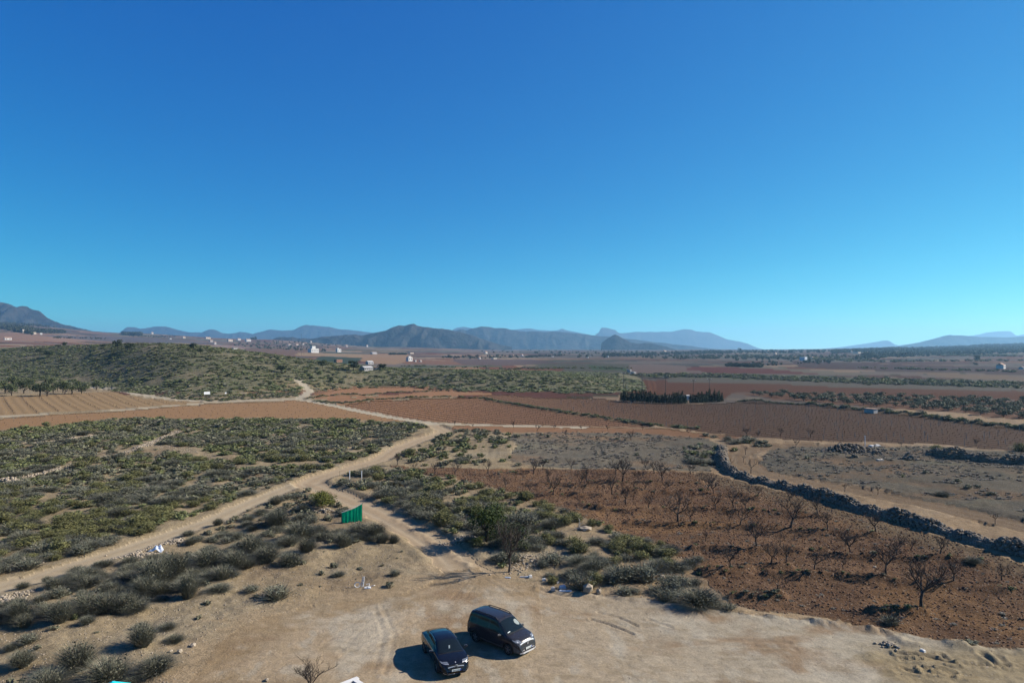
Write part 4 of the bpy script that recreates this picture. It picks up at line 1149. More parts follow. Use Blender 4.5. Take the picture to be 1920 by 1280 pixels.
ALM = [bare_tree(500 + i, 0.66 + 0.1 * (i % 4), 3 + i % 3, 1.0, 0.26 + 0.04 * (i % 3), (rng.uniform(-.15, .15), rng.uniform(-.15, .15))) for i in range(8)]
ALM_PR = [bare_tree(540 + i, 0.45, 3, 0.34, 0.42) for i in range(3)]
BIG = bare_tree(560, 0.5, 6, 1.0, 0.30)
LOW = bare_tree(571, 0.75, 5, 1.2, 0.16)

def place_tree(name, var, x, y, hgt, cat, group=None, label=None, z=None, wide=1.0):
    e = empty(name, (x, y, gz(x, y) if z is None else z), rng.uniform(0, 6.28), label, cat, group)
    e.scale = (hgt * wide, hgt * wide, hgt)
    link('trunk', var[0], e)
    for lm in var[1]: link('limb', lm, e)
    return e

TREES = [(915, 889, 30), (1000, 890, 34), (1018, 879, 24), (1071, 879, 26), (1027, 907, 30), (1037, 932, 36), (994, 922, 25), (947, 912, 22), (1087, 913, 37), (1100, 907, 30), (1093, 930, 24), (1086, 944, 20), (1147, 929, 40), (1167, 907, 48), (1198, 910, 34), (1173, 945, 40),
    (1209, 926, 24), (1216, 957, 32), (1211, 880, 22), (1155, 890, 32), (745, 873, 26), (815, 888, 24), (853, 888, 27), (778, 880, 14), (1227, 890, 28), (1242, 905, 42), (1247, 922, 27), (1295, 888, 26), (1327, 921, 37), (1338, 929, 27), (1271, 975, 70), (1295, 984, 34), (1375, 950, 40), (1341, 957, 30), (1398, 958, 26), (1405, 931, 24),
    (1421, 935, 22), (1367, 977, 24), (1388, 991, 44), (1480, 937, 24), (1483, 996, 67), (1533, 968, 37), (1552, 999, 40), (1317, 901, 24), (1323, 1015, 22), (1419, 1036, 50), (1463, 1021, 30), (1446, 1063, 44), (1474, 1062, 42), (1369, 1072, 44), (1527, 1080, 44), (1458, 1122, 40),
    (1642, 1006, 40), (1595, 1040, 47), (1586, 1021, 24), (1682, 1042, 44), (1708, 1031, 30), (1763, 1049, 42), (1661, 1087, 60), (1581, 1069, 30), (1727, 1147, 98), (1788, 1099, 42), (1878, 1083, 42), (1671, 1173, 34), (1718, 1070, 24)]
PRUNED = [(1422, 991, 15), (1461, 891, 10), (1371, 871, 11), (1398, 850, 15), (1394, 864, 11), (1408, 885, 22), (1584, 920, 15), (1646, 924, 15), (1866, 979, 16), (1118, 880, 9)]
SMALL = [(1060, 818, 15), (1120, 825, 11), (1007, 808, 16), (1183, 825, 20), (1492, 836, 15), (1534, 836, 11), (1400, 817, 18), (1421, 820, 13), (1463, 817, 17), (1520, 820, 20), (1575, 833, 9), (963, 801, 13), (887, 801, 8), (1040, 804, 9), (1090, 805, 8), (1140, 807, 10), (1205, 806, 10), (1290, 812, 9), (1350, 814, 10), (853, 797, 10), (1640, 842, 9), (1700, 842, 9), (1690, 836, 10), (1830, 836, 14)]
pts_t = []
for k, (u, v, h) in enumerate(TREES):
    x, y, z = spot(u, v)
    o = place_tree('almond_tree', ALM[k % len(ALM)] if k != 60 else ALM[2], x, y, h * y / F * 0.88, 'tree', 'bare almond trees in the red orchard')
    pts_t.append((y, x, o, h * y / F))
# rows as one walks away from the clearing; order in a row from the stone wall side
pts_t.sort(key=lambda t: t[0])
rws = []
for t in pts_t:
    if rws and t[0] - rws[-1][0][0] < (2.6 if t[0] < 75 else 4.0): rws[-1].append(t)
    else: rws.append([t])
for i, rw in enumerate(rws):
    rw.sort(key=lambda t: -t[1])
    for j, t in enumerate(rw):
        size = 'low' if t[3] < 2.2 else 'tall' if t[3] > 3.4 else 'mid-sized'
        t[2]['label'] = f"{size} bare almond tree, {nth(j + 1)} from the wall side in {nth(i + 1)} row behind the clearing"
tr = []
for k, (u, v, h) in enumerate(PRUNED):
    x, y, z = spot(u, v)
    tr.append((x, place_tree('pruned_almond_tree', ALM_PR[k % 3], x, y, h * y / F * 1.1, 'tree', 'hard-pruned almond trees beside the stone wall')))
tr.sort(key=lambda t: t[0])
for k, t in enumerate(tr): t[1]['label'] = f"stubby hard-pruned bare almond tree, {nth(k + 1)} along the stone wall from its far bend"
tr = []
for k, (u, v, h) in enumerate(SMALL):
    x, y, z = spot(u, v)
    tr.append((x, place_tree('thin_almond_tree', ALM[(k * 3) % len(ALM)], x, y, h * y / F * 0.92, 'tree', 'thin bare trees along the edge of the grey fallow plots')))
tr.sort(key=lambda t: t[0])
for k, t in enumerate(tr): t[1]['label'] = f"thin small bare tree, {nth(k + 1)} along the fallow plot edge counting from the pale lane"
x, y, z = spot(955, 1072)
place_tree('bare_tree', BIG, x, y, 86 * y / F, 'tree', None, 'dense upright bare tree at the mouth of the winding road', wide=0.72)
x, y, z = spot(586, 1292)
place_tree('bare_tree', LOW, x, y, 64 * y / F, 'tree', None, 'spreading bare tree with knobbly twigs beside the white roof corner', wide=0.95)

# ------------------------------------------------------------------ evergreen trees
def crown_tree(name, x, y, hgt, wid, tm, label, cat, group=None, trunk_h=0.25):
    e = empty(name, (x, y, gz(x, y) - 0.05), rng.uniform(0, 6.28), label, cat, group)
    link('trunk', tm[0], e).scale = (hgt, hgt, hgt)
    link('crown', tm[1], e).scale = (wid, wid, hgt)
    return e
def trunk_mesh(seed, h=0.55, r=0.035):
    g = random.Random(seed); mb = MB()
    mb.tube([(0, 0, -0.05), (g.uniform(-.03, .03), g.uniform(-.03, .03), h * .5), (g.uniform(-.05, .05), g.uniform(-.05, .05), h)], [r, r * .8, r * .5], 6)
    for k in range(4):
        a = g.uniform(0, 6.28)
        mb.tube([(0, 0, h * .55), (0.12 * math.cos(a), 0.12 * math.sin(a), h * .8), (0.24 * math.cos(a), 0.24 * math.sin(a), h * 1.1)], [r * .5, r * .35, r * .2], 4)
    return mb.mesh('trunk', BARK, True)
def lob(seed, n, zlo, zhi, r0, spread):
    g = random.Random(seed); L = []
    for i in range(n):
        a = g.uniform(0, 6.28); q = g.uniform(0.1, spread)
        L.append(((q * math.cos(a), q * math.sin(a), g.uniform(zlo, zhi)), (r0 * g.uniform(.7, 1.25), r0 * g.uniform(.7, 1.25), r0 * g.uniform(.55, 0.9))))
    return L
def crown(seed, lobes, n, size, ca, cb): return mesh_cloud('crown', [leaf_cloud(lobes, n, size, seed, ca, cb, core=0.6)], LEAF)
OLIVE = [(trunk_mesh(600 + i, 0.36, 0.05), crown(610 + i, lob(620 + i, 11, 0.34, 0.78, 0.27, 0.26), 900, 0.036, (0.035, 0.045, 0.018), (0.085, 0.095, 0.045))) for i in range(4)]
OLIVE_FAR = [(trunk_mesh(630 + i, 0.32, 0.04), crown(640 + i, lob(650 + i, 8, 0.3, 0.74, 0.3, 0.24), 240, 0.075, (0.06, 0.068, 0.04), (0.125, 0.13, 0.08))) for i in range(4)]
PINE = [(trunk_mesh(660 + i, 0.6, 0.035), crown(670 + i, lob(680 + i, 12, 0.34, 0.82, 0.22, 0.28), 620, 0.045, (0.018, 0.028, 0.012), (0.05, 0.062, 0.026))) for i in range(4)]
JUNI = (trunk_mesh(690, 0.5, 0.05), crown(691, lob(692, 18, 0.12, 0.76, 0.24, 0.3), 3200, 0.019, (0.012, 0.021, 0.004), (0.05, 0.068, 0.013)))
JUNI2 = (trunk_mesh(695, 0.5, 0.05), crown(696, lob(697, 14, 0.12, 0.72, 0.24, 0.32), 2000, 0.022, (0.018, 0.03, 0.007), (0.06, 0.078, 0.02)))
YELB = (trunk_mesh(698, 0.4, 0.04), crown(699, lob(700, 12, 0.15, 0.7, 0.24, 0.32), 1500, 0.024, (0.07, 0.08, 0.015), (0.15, 0.15, 0.03)))

for u, v, w, h, tm, lb in ((912, 1018, 80, 66, JUNI, 'rounded dark green juniper bush above the winding road'), (962, 1030, 60, 48, JUNI2, 'lower dark green juniper behind the upright bare tree'), (898, 1025, 26, 22, YELB, 'small yellow-green bush at the foot of the rounded juniper'),
        (604, 955, 50, 32, YELB, 'yellow-green leafy bush beside the green netting')):
    x, y, z = spot(u, v)
    crown_tree('juniper', x, y, h * y / F * 1.12, w * y / F * 1.15, tm, lb, 'bush')
tr = []
for u, v, w, h in ((10, 737, 34, 24), (45, 736, 30, 22), (22, 742, 26, 20), (56, 730, 24, 20), (75, 742, 30, 24), (100, 738, 22, 14), (118, 736, 22, 20), (92, 729, 26, 20), (135, 738, 26, 20), (148, 733, 22, 18), (54, 727, 22, 16), (28, 728, 28, 22), (88, 742, 24, 24), (122, 739, 20, 20), (153, 738, 18, 14), (181, 731, 24, 15), (160, 733, 16, 12), (-10, 741, 30, 24), (68, 734, 20, 14), (108, 733, 16, 14)):
    x, y, z = spot(u, v)
    tr.append((x, crown_tree('olive_tree', x, y, h * y / F * 1.2, w * y / F * 1.0, OLIVE[len(tr) % 4], None, 'tree', 'olive trees along the top of the tan field')))
tr.sort(key=lambda t: -t[0])
for k, t in enumerate(tr): t[1]['label'] = f"dark round olive tree, {nth(k + 1)} along the tan field counting from its lane end"
# the olive grove of the valley
og = []
A = np.array(at([1380, 1930], [738.5, 753])); B_ = np.array(at([1450, 1930], [748, 787]))
ro = 0
d0 = (A[1] - A[0]); ln = np.linalg.norm(d0); d0 = d0 / ln; nv = np.array([d0[1], -d0[0]])
if nv[1] > 0: nv = -nv
for ri in range(14):
    line = []
    for ci in range(60):
        p = A[0] + d0 * (ci * 5.6 + (ri % 2) * 2.8) + nv * (ri * 5.4) + np.array([rng.gauss(0, .5), rng.gauss(0, .5)])
        if inside(OLIVES, p[None])[0] and abs(p[0] / p[1]) < 0.765: line.append(p)
    if line: og.append(line)
n_o = 0
for ri, line in enumerate(og[::-1]):
    for ci, p in enumerate(line):
        if rng.random() < 0.04 or n_o > 295: continue
        s = rng.uniform(0.8, 1.2)
        crown_tree('olive_tree', p[0], p[1], 2.15 * s, 3.6 * s, OLIVE_FAR[n_o % 4], f"grey-green olive tree, {nth(ci + 1)} in {nth(ri + 1)} row of the valley grove from the vineyard", 'tree', 'olive trees in rows in the valley grove')
        n_o += 1
# cypress hedge
CY = [(trunk_mesh(710 + i, 0.2, 0.03), crown(720 + i, [((0, 0, 0.12 + 0.15 * k), (0.46 - 0.05 * k, 0.46 - 0.05 * k, 0.18)) for k in range(6)], 340, 0.075, (0.012, 0.02, 0.01), (0.03, 0.042, 0.02))) for i in range(3)]
front = path((1164, 752), (1220, 755), (1260, 757), (1355, 752.5))
seg = np.linalg.norm(np.diff(front, axis=0), axis=1); tot = seg.sum(); cum = np.concatenate([[0], np.cumsum(seg)])
n_c = 54
for k in range(n_c):
    s = tot * (k + 0.5) / n_c
    x = np.interp(s, cum, front[:, 0]); y = np.interp(s, cum, front[:, 1]) + rng.gauss(0, .3)
    if 0.60 < k / n_c < 0.635: continue
    h = (rng.uniform(2.7, 4.3) if not 0.6 < k / n_c < 0.72 else rng.uniform(2.4, 3.0))
    crown_tree('cypress_tree', x, y, h, rng.uniform(1.2, 1.9), CY[k % 3], f"narrow dark cypress, {nth(k + 1)} along the clipped hedge from the scrub ridge end", 'tree', 'cypress trees of the dark hedge')
# single pines on the hill and the plain
for u, v, w, h, lb in ((220, 655, 16, 18, 'taller of two dark pines on the crest of the scrub hill'), (243, 657, 18, 14, 'rounder of two dark pines on the crest of the scrub hill'), (92, 670, 20, 13, 'broad dark pine on the open slope below the pink terraces'), (75, 664, 13, 11, 'smaller pine beside the broad pine on the open slope'),
        (362, 656, 14, 13, 'upper dark pine on the falling end of the hill'), (376, 663, 11, 11, 'lower dark pine on the falling end of the hill'), (122, 650, 10, 9, 'small pine above the scrub in line with the twin houses'), (195, 652, 8, 7, 'small pine just beside the tallest hilltop pine'), (108, 651, 10, 5, 'low wide pine at the hill top beside a small pine'),
        (604, 691, 16, 16, 'dark pine at the end of the hill below the walled villa'), (663, 695, 22, 18, 'broad green pine beside the grey farmhouse'), (718, 694, 18, 12, 'dark spreading pine on the sunny side of the grey farmhouse'), (528, 698, 22, 13, 'wide green pine low on the hill above the sandy path'),
        (583, 711, 9, 6, 'small dark pine beside the sandy path up the hill'), (620, 716, 12, 10, 'small pine between the sandy path and the low ridge'), (640, 721, 14, 8, 'low pine at the back of the small orange field'), (483, 697, 10, 7, 'dark bushy pine on the slope near the wide green pine'), (8, 660, 12, 6, 'low dark pine at the edge of the terraces'),
        (520, 676, 7, 6, 'little pine on the skyline of the hill end'), (1832, 678, 12, 12, 'lone large pine above the white farm buildings'), (1830, 686, 10, 6, 'dark round bush beside the long white farmhouse'), (1387, 660, 8, 7, 'pine at the end of the distant pine belt'), (1050, 664, 8, 6, 'small dark tree beside the white hut in the plain'), (1005, 664, 8, 5, 'small dark tree by the pale barn in the plain')):
    x, y, z = spot(u, v)
    crown_tree('pine_tree', x, y, h * y / F * 1.12, w * y / F / 0.78, PINE[int(u) % 4], lb, 'tree')
# far woods and tree lines, each a mass of crowns
def wood(name, label, lines, n, hgt, seed, col=(0.55, 0.62, 0.6)):
    g = np.random.default_rng(seed); P = []
    for k in range(n):
        a, b, dv = lines[g.integers(len(lines))]
        t = g.uniform()
        u = a[0] + (b[0] - a[0]) * t; v = a[1] + (b[1] - a[1]) * t + g.uniform(0, dv)
        P.append((u, v))
    P = np.array(P); xy = at(P[:, 0], P[:, 1]); z = ground(xy[:, 0], xy[:, 1])
    pts = []
    for (x, y), zz_ in zip(xy, z):
        h = hgt * g.uniform(0.6, 1.25); t = g.uniform(0.7, 1.2)
        pts.append([x, y, zz_ - 0.2, h * g.uniform(0.8, 1.3), h, col[0] * t, col[1] * t, col[2] * t])
    scatter_mesh(name, LEAF, FAR_T, pts, label)
wood('pine_woods', 'dark pine wood on the low rise under the blue wooded mountain', [((1620, 656), (1940, 645), 16), ((1560, 658), (1700, 651), 5), ((1700, 650), (1940, 642), 12)], 2300, 9, 31)
wood('pine_woods', 'thin dark belt of pines on the plain below the broad hazy mountain', [((1240, 662), (1380, 660), 3), ((1380, 660), (1640, 657), 3), ((1130, 667), (1230, 664), 2), ((1290, 659), (1560, 656), 2)], 520, 8, 32)
wood('pine_woods', 'dark scattered tree line along the skyline under the steep mountain', [((0, 604), (120, 610), 5), ((90, 610), (260, 618), 3), ((240, 619), (480, 634), 3), ((230, 626), (264, 627), 2), ((30, 620), (120, 622), 3), ((0, 602), (130, 608), 3), ((0, 606), (60, 618), 10)], 1500, 14, 33)
wood('scattered_woods', 'scattered dots of dark trees over the middle of the plain', [((480, 640), (700, 641), 5), ((560, 645), (860, 646), 4), ((640, 638), (900, 640), 8), ((900, 652), (1240, 658), 9), ((1080, 660), (1400, 664), 10), ((440, 643), (620, 652), 8), ((1240, 668), (1500, 666), 6), ((1380, 668), (1660, 666), 8)], 800, 6, 34)
wood('scattered_woods', 'dark line of bushes beside the white houses in the plain', [((985, 668), (1060, 664), 3), ((1360, 684), (1430, 686), 3), ((1400, 680), (1560, 674), 7), ((830, 668), (990, 666), 5), ((728, 664), (762, 664), 1), ((100, 632), (200, 634), 2), ((240, 629), (330, 631), 2)], 480, 4.5, 35)

# ------------------------------------------------------------------ stones and walls
def stone_mesh(seed, mat, sub=1):
    g = random.Random(seed)
    bm = bmesh.new(); bmesh.ops.create_icosphere(bm, subdivisions=sub, radius=0.5)
    sx, sy, sz = g.uniform(.85, 1.2), g.uniform(.7, 1.0), g.uniform(.5, .8)
    for v in bm.verts:
        k = 1 + g.uniform(-.16, .16)
        v.co = Vector((v.co.x * sx * k, v.co.y * sy * k, v.co.z * sz * k))
    me = bpy.data.meshes.new('stone'); bm.to_mesh(me); bm.free(); me.materials.append(mat)
    return me
WALLSTONE = noisy('wall_stone', (0.07, 0.057, 0.045), (0.22, 0.185, 0.145), 2.5, 0.95, 0.1, bump=0.03, per_object=0.3)
PALESTONE = noisy('pale_stone', (0.22, 0.18, 0.125), (0.36, 0.30, 0.23), 5.0, 0.95, 0.1, bump=0.02, per_object=0.15)
ST_W = [stone_mesh(800 + i, WALLSTONE) for i in range(6)]
ST_P = [stone_mesh(820 + i, PALESTONE) for i in range(6)]

def joined_stones(name, meshes, mat, pts, parent=None, smooth=False):
    """stones joined into one mesh; pts: x, y, z, size"""
    arrs = []
    for me in meshes:
        V = np.zeros(len(me.vertices) * 3); me.vertices.foreach_get('co', V); V = V.reshape(-1, 3)
        Fc = np.array([p.vertices[:] for p in me.polygons]); arrs.append((V, Fc))
    VV = []; FF = []; o = 0
    for (x, y, z, s) in pts:
        V, Fc = arrs[rng.randrange(len(arrs))]
        M = np.array(Matrix.Rotation(rng.uniform(0, 6.28), 3, 'Z') @ Matrix.Rotation(rng.gauss(0, .4), 3, 'X'))
        VV.append((V @ M.T) * s + (x, y, z)); FF.append(Fc + o); o += len(V)
    return link(name, mesh_from(name, np.concatenate(VV), np.concatenate(FF).astype(np.int32), [mat], smooth), parent)

def rubble_wall(name, L, hgt, wid, size, label, n_own, per_m, seed, taper_start=0.0):
    """a dry rubble wall: the stones that show largest are parts, the rest a joined fill on a low core"""
    g = random.Random(seed)
    seg = np.linalg.norm(np.diff(L, axis=0), axis=1); cum = np.concatenate([[0], np.cumsum(seg)]); tot = cum[-1]
    e = empty(name, (*map(float, L[len(L) // 2]), 0), 0, label, 'wall')
    st = []
    for k in range(int(tot * per_m)):
        s = g.uniform(0, tot); i = min(np.searchsorted(cum, s, 'right') - 1, len(seg) - 1); t = (s - cum[i]) / seg[i]
        p = L[i] + (L[i + 1] - L[i]) * t; d = (L[i + 1] - L[i]) / seg[i]; n = np.array([-d[1], d[0]])
        hh = hgt * (0.85 + 0.3 * math.sin(s * .35 + 2 * math.sin(s * .11)) + 0.18 * math.sin(s * 1.7) + g.uniform(-.2, .2)) * (min(1, 0.45 + s / taper_start) if taper_start else 1)
        a = g.uniform(0, math.pi)
        q = math.cos(a); up = math.sin(a) ** 0.7
        off = q * wid * 0.5 * (1.0 if up < .4 else 0.85)
        x, y = p + n * off
        sz = size * g.uniform(0.6, 1.45)
        st.append((x, y, gz(x, y) + up * hh - sz * 0.25, sz))
    st.sort(key=lambda q: -q[3] / q[1])
    ox, oy, oz = e.location
    for (x, y, z, s) in st[:n_own]:
        link('stone', ST_W[g.randrange(6)], e, (x - ox, y - oy, z - oz), (g.gauss(0, .4), g.gauss(0, .4), g.uniform(0, 6.28)), (s, s, s))
    f = joined_stones('stone_fill', ST_W, WALLSTONE, [(x - ox, y - oy, z - oz, s) for x, y, z, s in st[n_own:]], e)
    f['kind'] = 'stuff'
    # earth and small stones inside the wall
    V = []; Fc = []
    m = max(8, int(tot / 1.2))
    for k in range(m + 1):
        s = tot * k / m; i = min(np.searchsorted(cum, s, 'right') - 1, len(seg) - 1); t = (s - cum[i]) / seg[i]
        p = L[i] + (L[i + 1] - L[i]) * t; d = (L[i + 1] - L[i]) / seg[i]; n = np.array([-d[1], d[0]])
        hh = hgt * 0.55 * (min(1, 0.45 + s / taper_start) if taper_start else 1)
        for q, up in ((-.5, -.1), (-.42, .7), (0, 1.0), (.42, .7), (.5, -.1)):
            x, y = p + n * q * wid
            V.append((x - ox, y - oy, gz(x, y) + up * hh - oz))
        if k:
            b = (k - 1) * 5
            Fc += [(b + j, b + j + 1, b + 6 + j, b + 5 + j) for j in range(4)]
    link('core', mesh_from('core', V, Fc, [WALLSTONE]), e)
    return e
rubble_wall('stone_wall', WALL, 1.0, 1.9, 0.40, 'long dark dry-stone wall curving beside the bare almond orchard', 290, 62, 5, 24.0)
rubble_wall('stone_wall', BANK, 1.5, 1.4, 0.42, 'straight dark terrace wall above the grey plot beyond the curved track', 110, 34, 6, 8.0)
def heap(name, u, v, w, n, size, meshes, mat, label, cat, hgt=0.5, own=0, seed=1, depth=None):
    g = random.Random(seed)
    x0, y0, z0 = spot(u, v)
    e = empty(name, (x0, y0, z0), 0, label, cat)
    st = []
    wm = w * y0 / F
    for k in range(n):
        a = g.gauss(0, .3); b = g.gauss(0, .3)
        x = x0 + a * wm; y = y0 + b * (depth or wm * 0.6)
        s = size * g.uniform(.5, 1.4)
        st.append((x - x0, y - y0, gz(x, y) - z0 + max(0, hgt * (1 - (a / .5) ** 2 - (b / .5) ** 2)) * g.uniform(0.2, 1) + s * .15, s))
    st.sort(key=lambda q: -q[3])
    for (x, y, z, s) in st[:own]:
        link('stone', meshes[g.randrange(6)], e, (x, y, z), (g.gauss(0, .4), g.gauss(0, .4), g.uniform(0, 6.28)), (s, s, s))
    if n > own:
        joined_stones('stone_fill', meshes, mat, st[own:], e)['kind'] = 'stuff'
    return e
heap('stone_heap', 1590, 845, 90, 420, 0.5, ST_W, WALLSTONE, 'long dark heap of stones on the grey plot inside the curved track', 'rubble', 1.3, 60, 11, 4.0)
heap('stone_heap', 1706, 861, 26, 90, 0.45, ST_W, WALLSTONE, 'small dark cone of stones in front of the straight terrace wall', 'rubble', 1.1, 30, 12, 2.0)
heap('stone_heap', 1645, 851, 20, 60, 0.4, ST_W, WALLSTONE, 'flat little stone heap beside the end of the long dark heap', 'rubble', 0.5, 15, 13)
heap('stone_heap', 1602, 859, 12, 30, 0.4, ST_W, WALLSTONE, 'smallest stone heap in the middle of the grey plot', 'rubble', 0.6, 12, 14)
heap('stone_heap', 270, 1042, 74, 260, 0.2, ST_P, PALESTONE, 'pale rubble spilled along the narrow track beside the white plastic sheet', 'rubble', 0.25, 60, 15, 1.6)
heap('stone_heap', 330, 1015, 36, 90, 0.2, ST_P, PALESTONE, 'short pale rubble patch just beyond the white plastic sheet', 'rubble', 0.2, 25, 16, 1.4)
heap('stone_heap', 612, 962, 34, 80, 0.22, ST_P, PALESTONE, 'pale stones under the yellow-green bush beside the green netting', 'rubble', 0.3, 25, 17, 1.4)
heap('stone_heap', 985, 1052, 90, 130, 0.2, ST_P, PALESTONE, 'pale broken stones behind the upright bare tree', 'rubble', 0.3, 60, 18, 3.5)
heap('stone_heap', 872, 1014, 60, 120, 0.26, ST_P, PALESTONE, 'grey-white stones along the sunny bank of the winding road', 'rubble', 0.2, 40, 19, 1.2)
heap('stone_heap', 1670, 1212, 26, 40, 0.2, ST_P, PALESTONE, 'small white stones at the edge of the dug-up ground', 'rubble', 0.15, 20, 20, 1.0)
heap('stone_heap', 20, 1128, 40, 110, 0.25, ST_P, PALESTONE, 'pale stones on the bank of the narrow track by the frame edge', 'rubble', 0.2, 30, 21, 1.4)
heap('stone_heap', 15, 905, 50, 150, 0.4, ST_P, PALESTONE, 'tan rock outcrop at the low end of the pale rubble strip', 'rubble', 0.6, 40, 22, 2.5)
# boulders
for u, v, w, h, lb in ((1103, 1112, 22, 24, 'pale pointed boulder at the scrub edge of the clearing'), (1122, 1112, 14, 13, 'small pale boulder beside the pointed boulder'), (1240, 1082, 12, 10, 'grey-white stone lying under a shrub by the orchard'), (362, 1211, 13, 8, 'pale stone on the bare ground beside two tussocks'), (337, 1223, 12, 9, 'pale stone among the dry twigs of a tussock'),
        (1097, 995, 30, 10, 'large pale stone lying beside the dead branches'), (1640, 1060, 8, 4, 'white stone on the red soil under an almond tree'), (1838, 1012, 24, 7, 'long pale stone at the foot of the stone wall'), (320, 1222, 8, 6, 'small white stone in front of the tall round tussock'), (500, 1275, 9, 6, 'white stone lying on the bare clearing edge')):
    x, y, z = spot(u, v)
    s = w * y / F
    o = link('boulder', ST_P[int(u) % 6], None, (x, y, gz(x, y) + h * y / F * 0.3), (0, 0, rng.uniform(0, 6)), (s, s * .9, h * y / F * 1.5))
    tag(o, lb, 'stone')
# the rubble strips in the scrub and loose stones and clods everywhere
pts = []
for L, w, n, s0 in [(GAPS[0][0], 1.0, 900, 0.32), (GAPS[1][0], 0.8, 260, 0.35), (GAPS[2][0], 1.6, 160, 0.18), (GAPS[3][0], 1.6, 160, 0.18), (GAPS[5][0], 1.5, 160, 0.16), (GAPS[7][0], 0.6, 300, 0.18), (GAPS[8][0], 0.7, 120, 0.2)]:
    seg = np.linalg.norm(np.diff(L, axis=0), axis=1)
    for _ in range(n):
        i = rng.choices(range(len(seg)), seg)[0]; p = L[i] + (L[i + 1] - L[i]) * rng.random()
        x, y = p[0] + rng.gauss(0, w * .5), p[1] + rng.gauss(0, w * .5)
        s = s0 * rng.uniform(.4, 1.3); pts.append((x, y, gz(x, y) + s * .12, s))
for pl, n, s0 in ((SC_YARD, 2300, 0.075), (SC_NEAR, 500, 0.09), (SC_MID, 900, 0.12), (CLEARING, 420, 0.05), (SC_LEFT, 700, 0.16)):
    for x, y in sample(pl, n, 700 + n):
        s = s0 * rng.uniform(.5, 1.6); pts.append((x, y, gz(x, y) + s * .1, s))
tag(joined_stones('loose_gravel', [stone_mesh(840 + i, PALESTONE, 0) if False else stone_mesh(840 + i, PALESTONE, 1) for i in range(3)], PALESTONE, pts), 'pale loose stones strewn over the scrubland and the clearing edge', None, None, 'stuff')
CLOD = noisy('clod', (0.10, 0.058, 0.037), (0.165, 0.1, 0.066), 5.0, 1.0, 0.02, bump=0.02)
pts = []
for x, y in sample(ORCHARD, 11000, 777):
    if y > 100 and rng.random() < .5: continue
    s = rng.uniform(.05, .15) * (1 + y / 160); pts.append((x, y, gz(x, y) + s * .12, s))
bm = bmesh.new(); bmesh.ops.create_icosphere(bm, subdivisions=1, radius=0.5)
for f_ in list(bm.faces):
    if f_.calc_center_median().z < -0.25: bm.faces.remove(f_)
for v_ in bm.verts: v_.co *= rng.uniform(.7, 1.2); v_.co.z *= .7
cl = bpy.data.meshes.new('clod'); bm.to_mesh(cl); bm.free()
tag(joined_stones('soil_rubble', [cl], CLOD, pts), 'red clods of turned soil over the almond orchard', None, None, 'stuff')
VINE = noisy('vine_wood', (0.03, 0.024, 0.022), (0.07, 0.055, 0.05), 5.0, 1.0, 0.05)

# ------------------------------------------------------------------ vines and stakes
def vine_rows(pl, a, b2, sp, step, seed, keep=1.0):
    g = random.Random(seed)
    p, q = at(a[0], a[1])[0], at(b2[0], b2[1])[0]
    d = (q - p) / np.linalg.norm(q - p); n = np.array([-d[1], d[0]])
    c = pl.mean(0); out = []
    s0 = pl @ d; t0 = pl @ n
    t = math.ceil(t0.min() / sp) * sp; ri = 0
    while t < t0.max():
        line = []
        s = s0.min() + g.uniform(0, step)
        while s < s0.max():
            P = d * s + n * t + np.array([g.gauss(0, .1), g.gauss(0, .1)])
            line.append(P); s += step
        line = np.array(line); line = line[inside(pl, line)]
        line = line[np.abs(line[:, 0] / np.maximum(line[:, 1], 1)) < 0.77]
        if len(line): out.append(line)
        t += sp
    return [(ln_, math.atan2(d[1], d[0])) for ln_ in out]
vmb_v = []; vmb_f = []; o_ = 0
ROWS5 = vine_rows(FIELD_5, (1387, 753.5), (1935, 807), 2.9, 1.2, 3)
for rows_, hv in ((vine_rows(FIELD_4, (750, 757), (940, 787), 2.9, 1.2, 2), 0.34), (ROWS5, 0.34), (vine_rows(FIELD_1, (200, 740), (260, 764), 5.2, 1.8, 4), 0.6), (vine_rows(FIELD_2, (100, 780), (640, 772), 5.6, 3.0, 4), 0.3)):
    for ln, row_a in rows_:
        zz_ = ground(ln[:, 0], ln[:, 1])
        for (x, y), z in zip(ln, zz_):
            if rng.random() < 0.2: continue
            h = hv * rng.uniform(.7, 1.25); a = row_a + rng.gauss(0, .3); w = max(h * 0.9, .34)
            ca, sa = math.cos(a), math.sin(a)
            V = [(x - .05, y, z), (x + .05, y, z), (x, y + .06, z), (x + .03 * ca, y, z + h * .6), (x - .04, y + .03, z + h * .6), (x + w * ca, y + w * sa, z + h), (x - w * ca, y - w * sa, z + h * .95), (x - .4 * w * sa, y + .4 * w * ca, z + h * 1.2)]
            Fc = [(0, 1, 3), (1, 2, 3), (2, 4, 3), (0, 3, 4), (2, 0, 4), (3, 4, 5), (4, 3, 6), (3, 4, 7)]
            vmb_v += V; vmb_f += [tuple(i + o_ for i in f_) for f_ in Fc]; o_ += 8
vn = link('vine_undergrowth', mesh_from('vine_undergrowth', vmb_v, np.array(vmb_f, np.int32), [VINE]))
tag(vn, 'low bare vine stumps standing in rows over the red-brown fields', None, None, 'stuff')
STAKE = base_mat('stake_paint', (0.34, 0.31, 0.26), 0.8)
sm = MB().box((0, 0, 0.6), (0.055, 0.055, 1.3)).mesh('stake', STAKE)
ns = 0
cand = []
for ri, (ln, _a) in enumerate(ROWS5[::-1]):
    for ci in range(ri % 3, len(ln), 6):
        cand.append((ri, ci, ln[ci]))
cand = [c for c in cand if c[2][0] > 15]
rng.shuffle(cand)
byrow = {}
for ri, ci, p in cand[:190]: byrow.setdefault(ri, []).append((p[0], p))
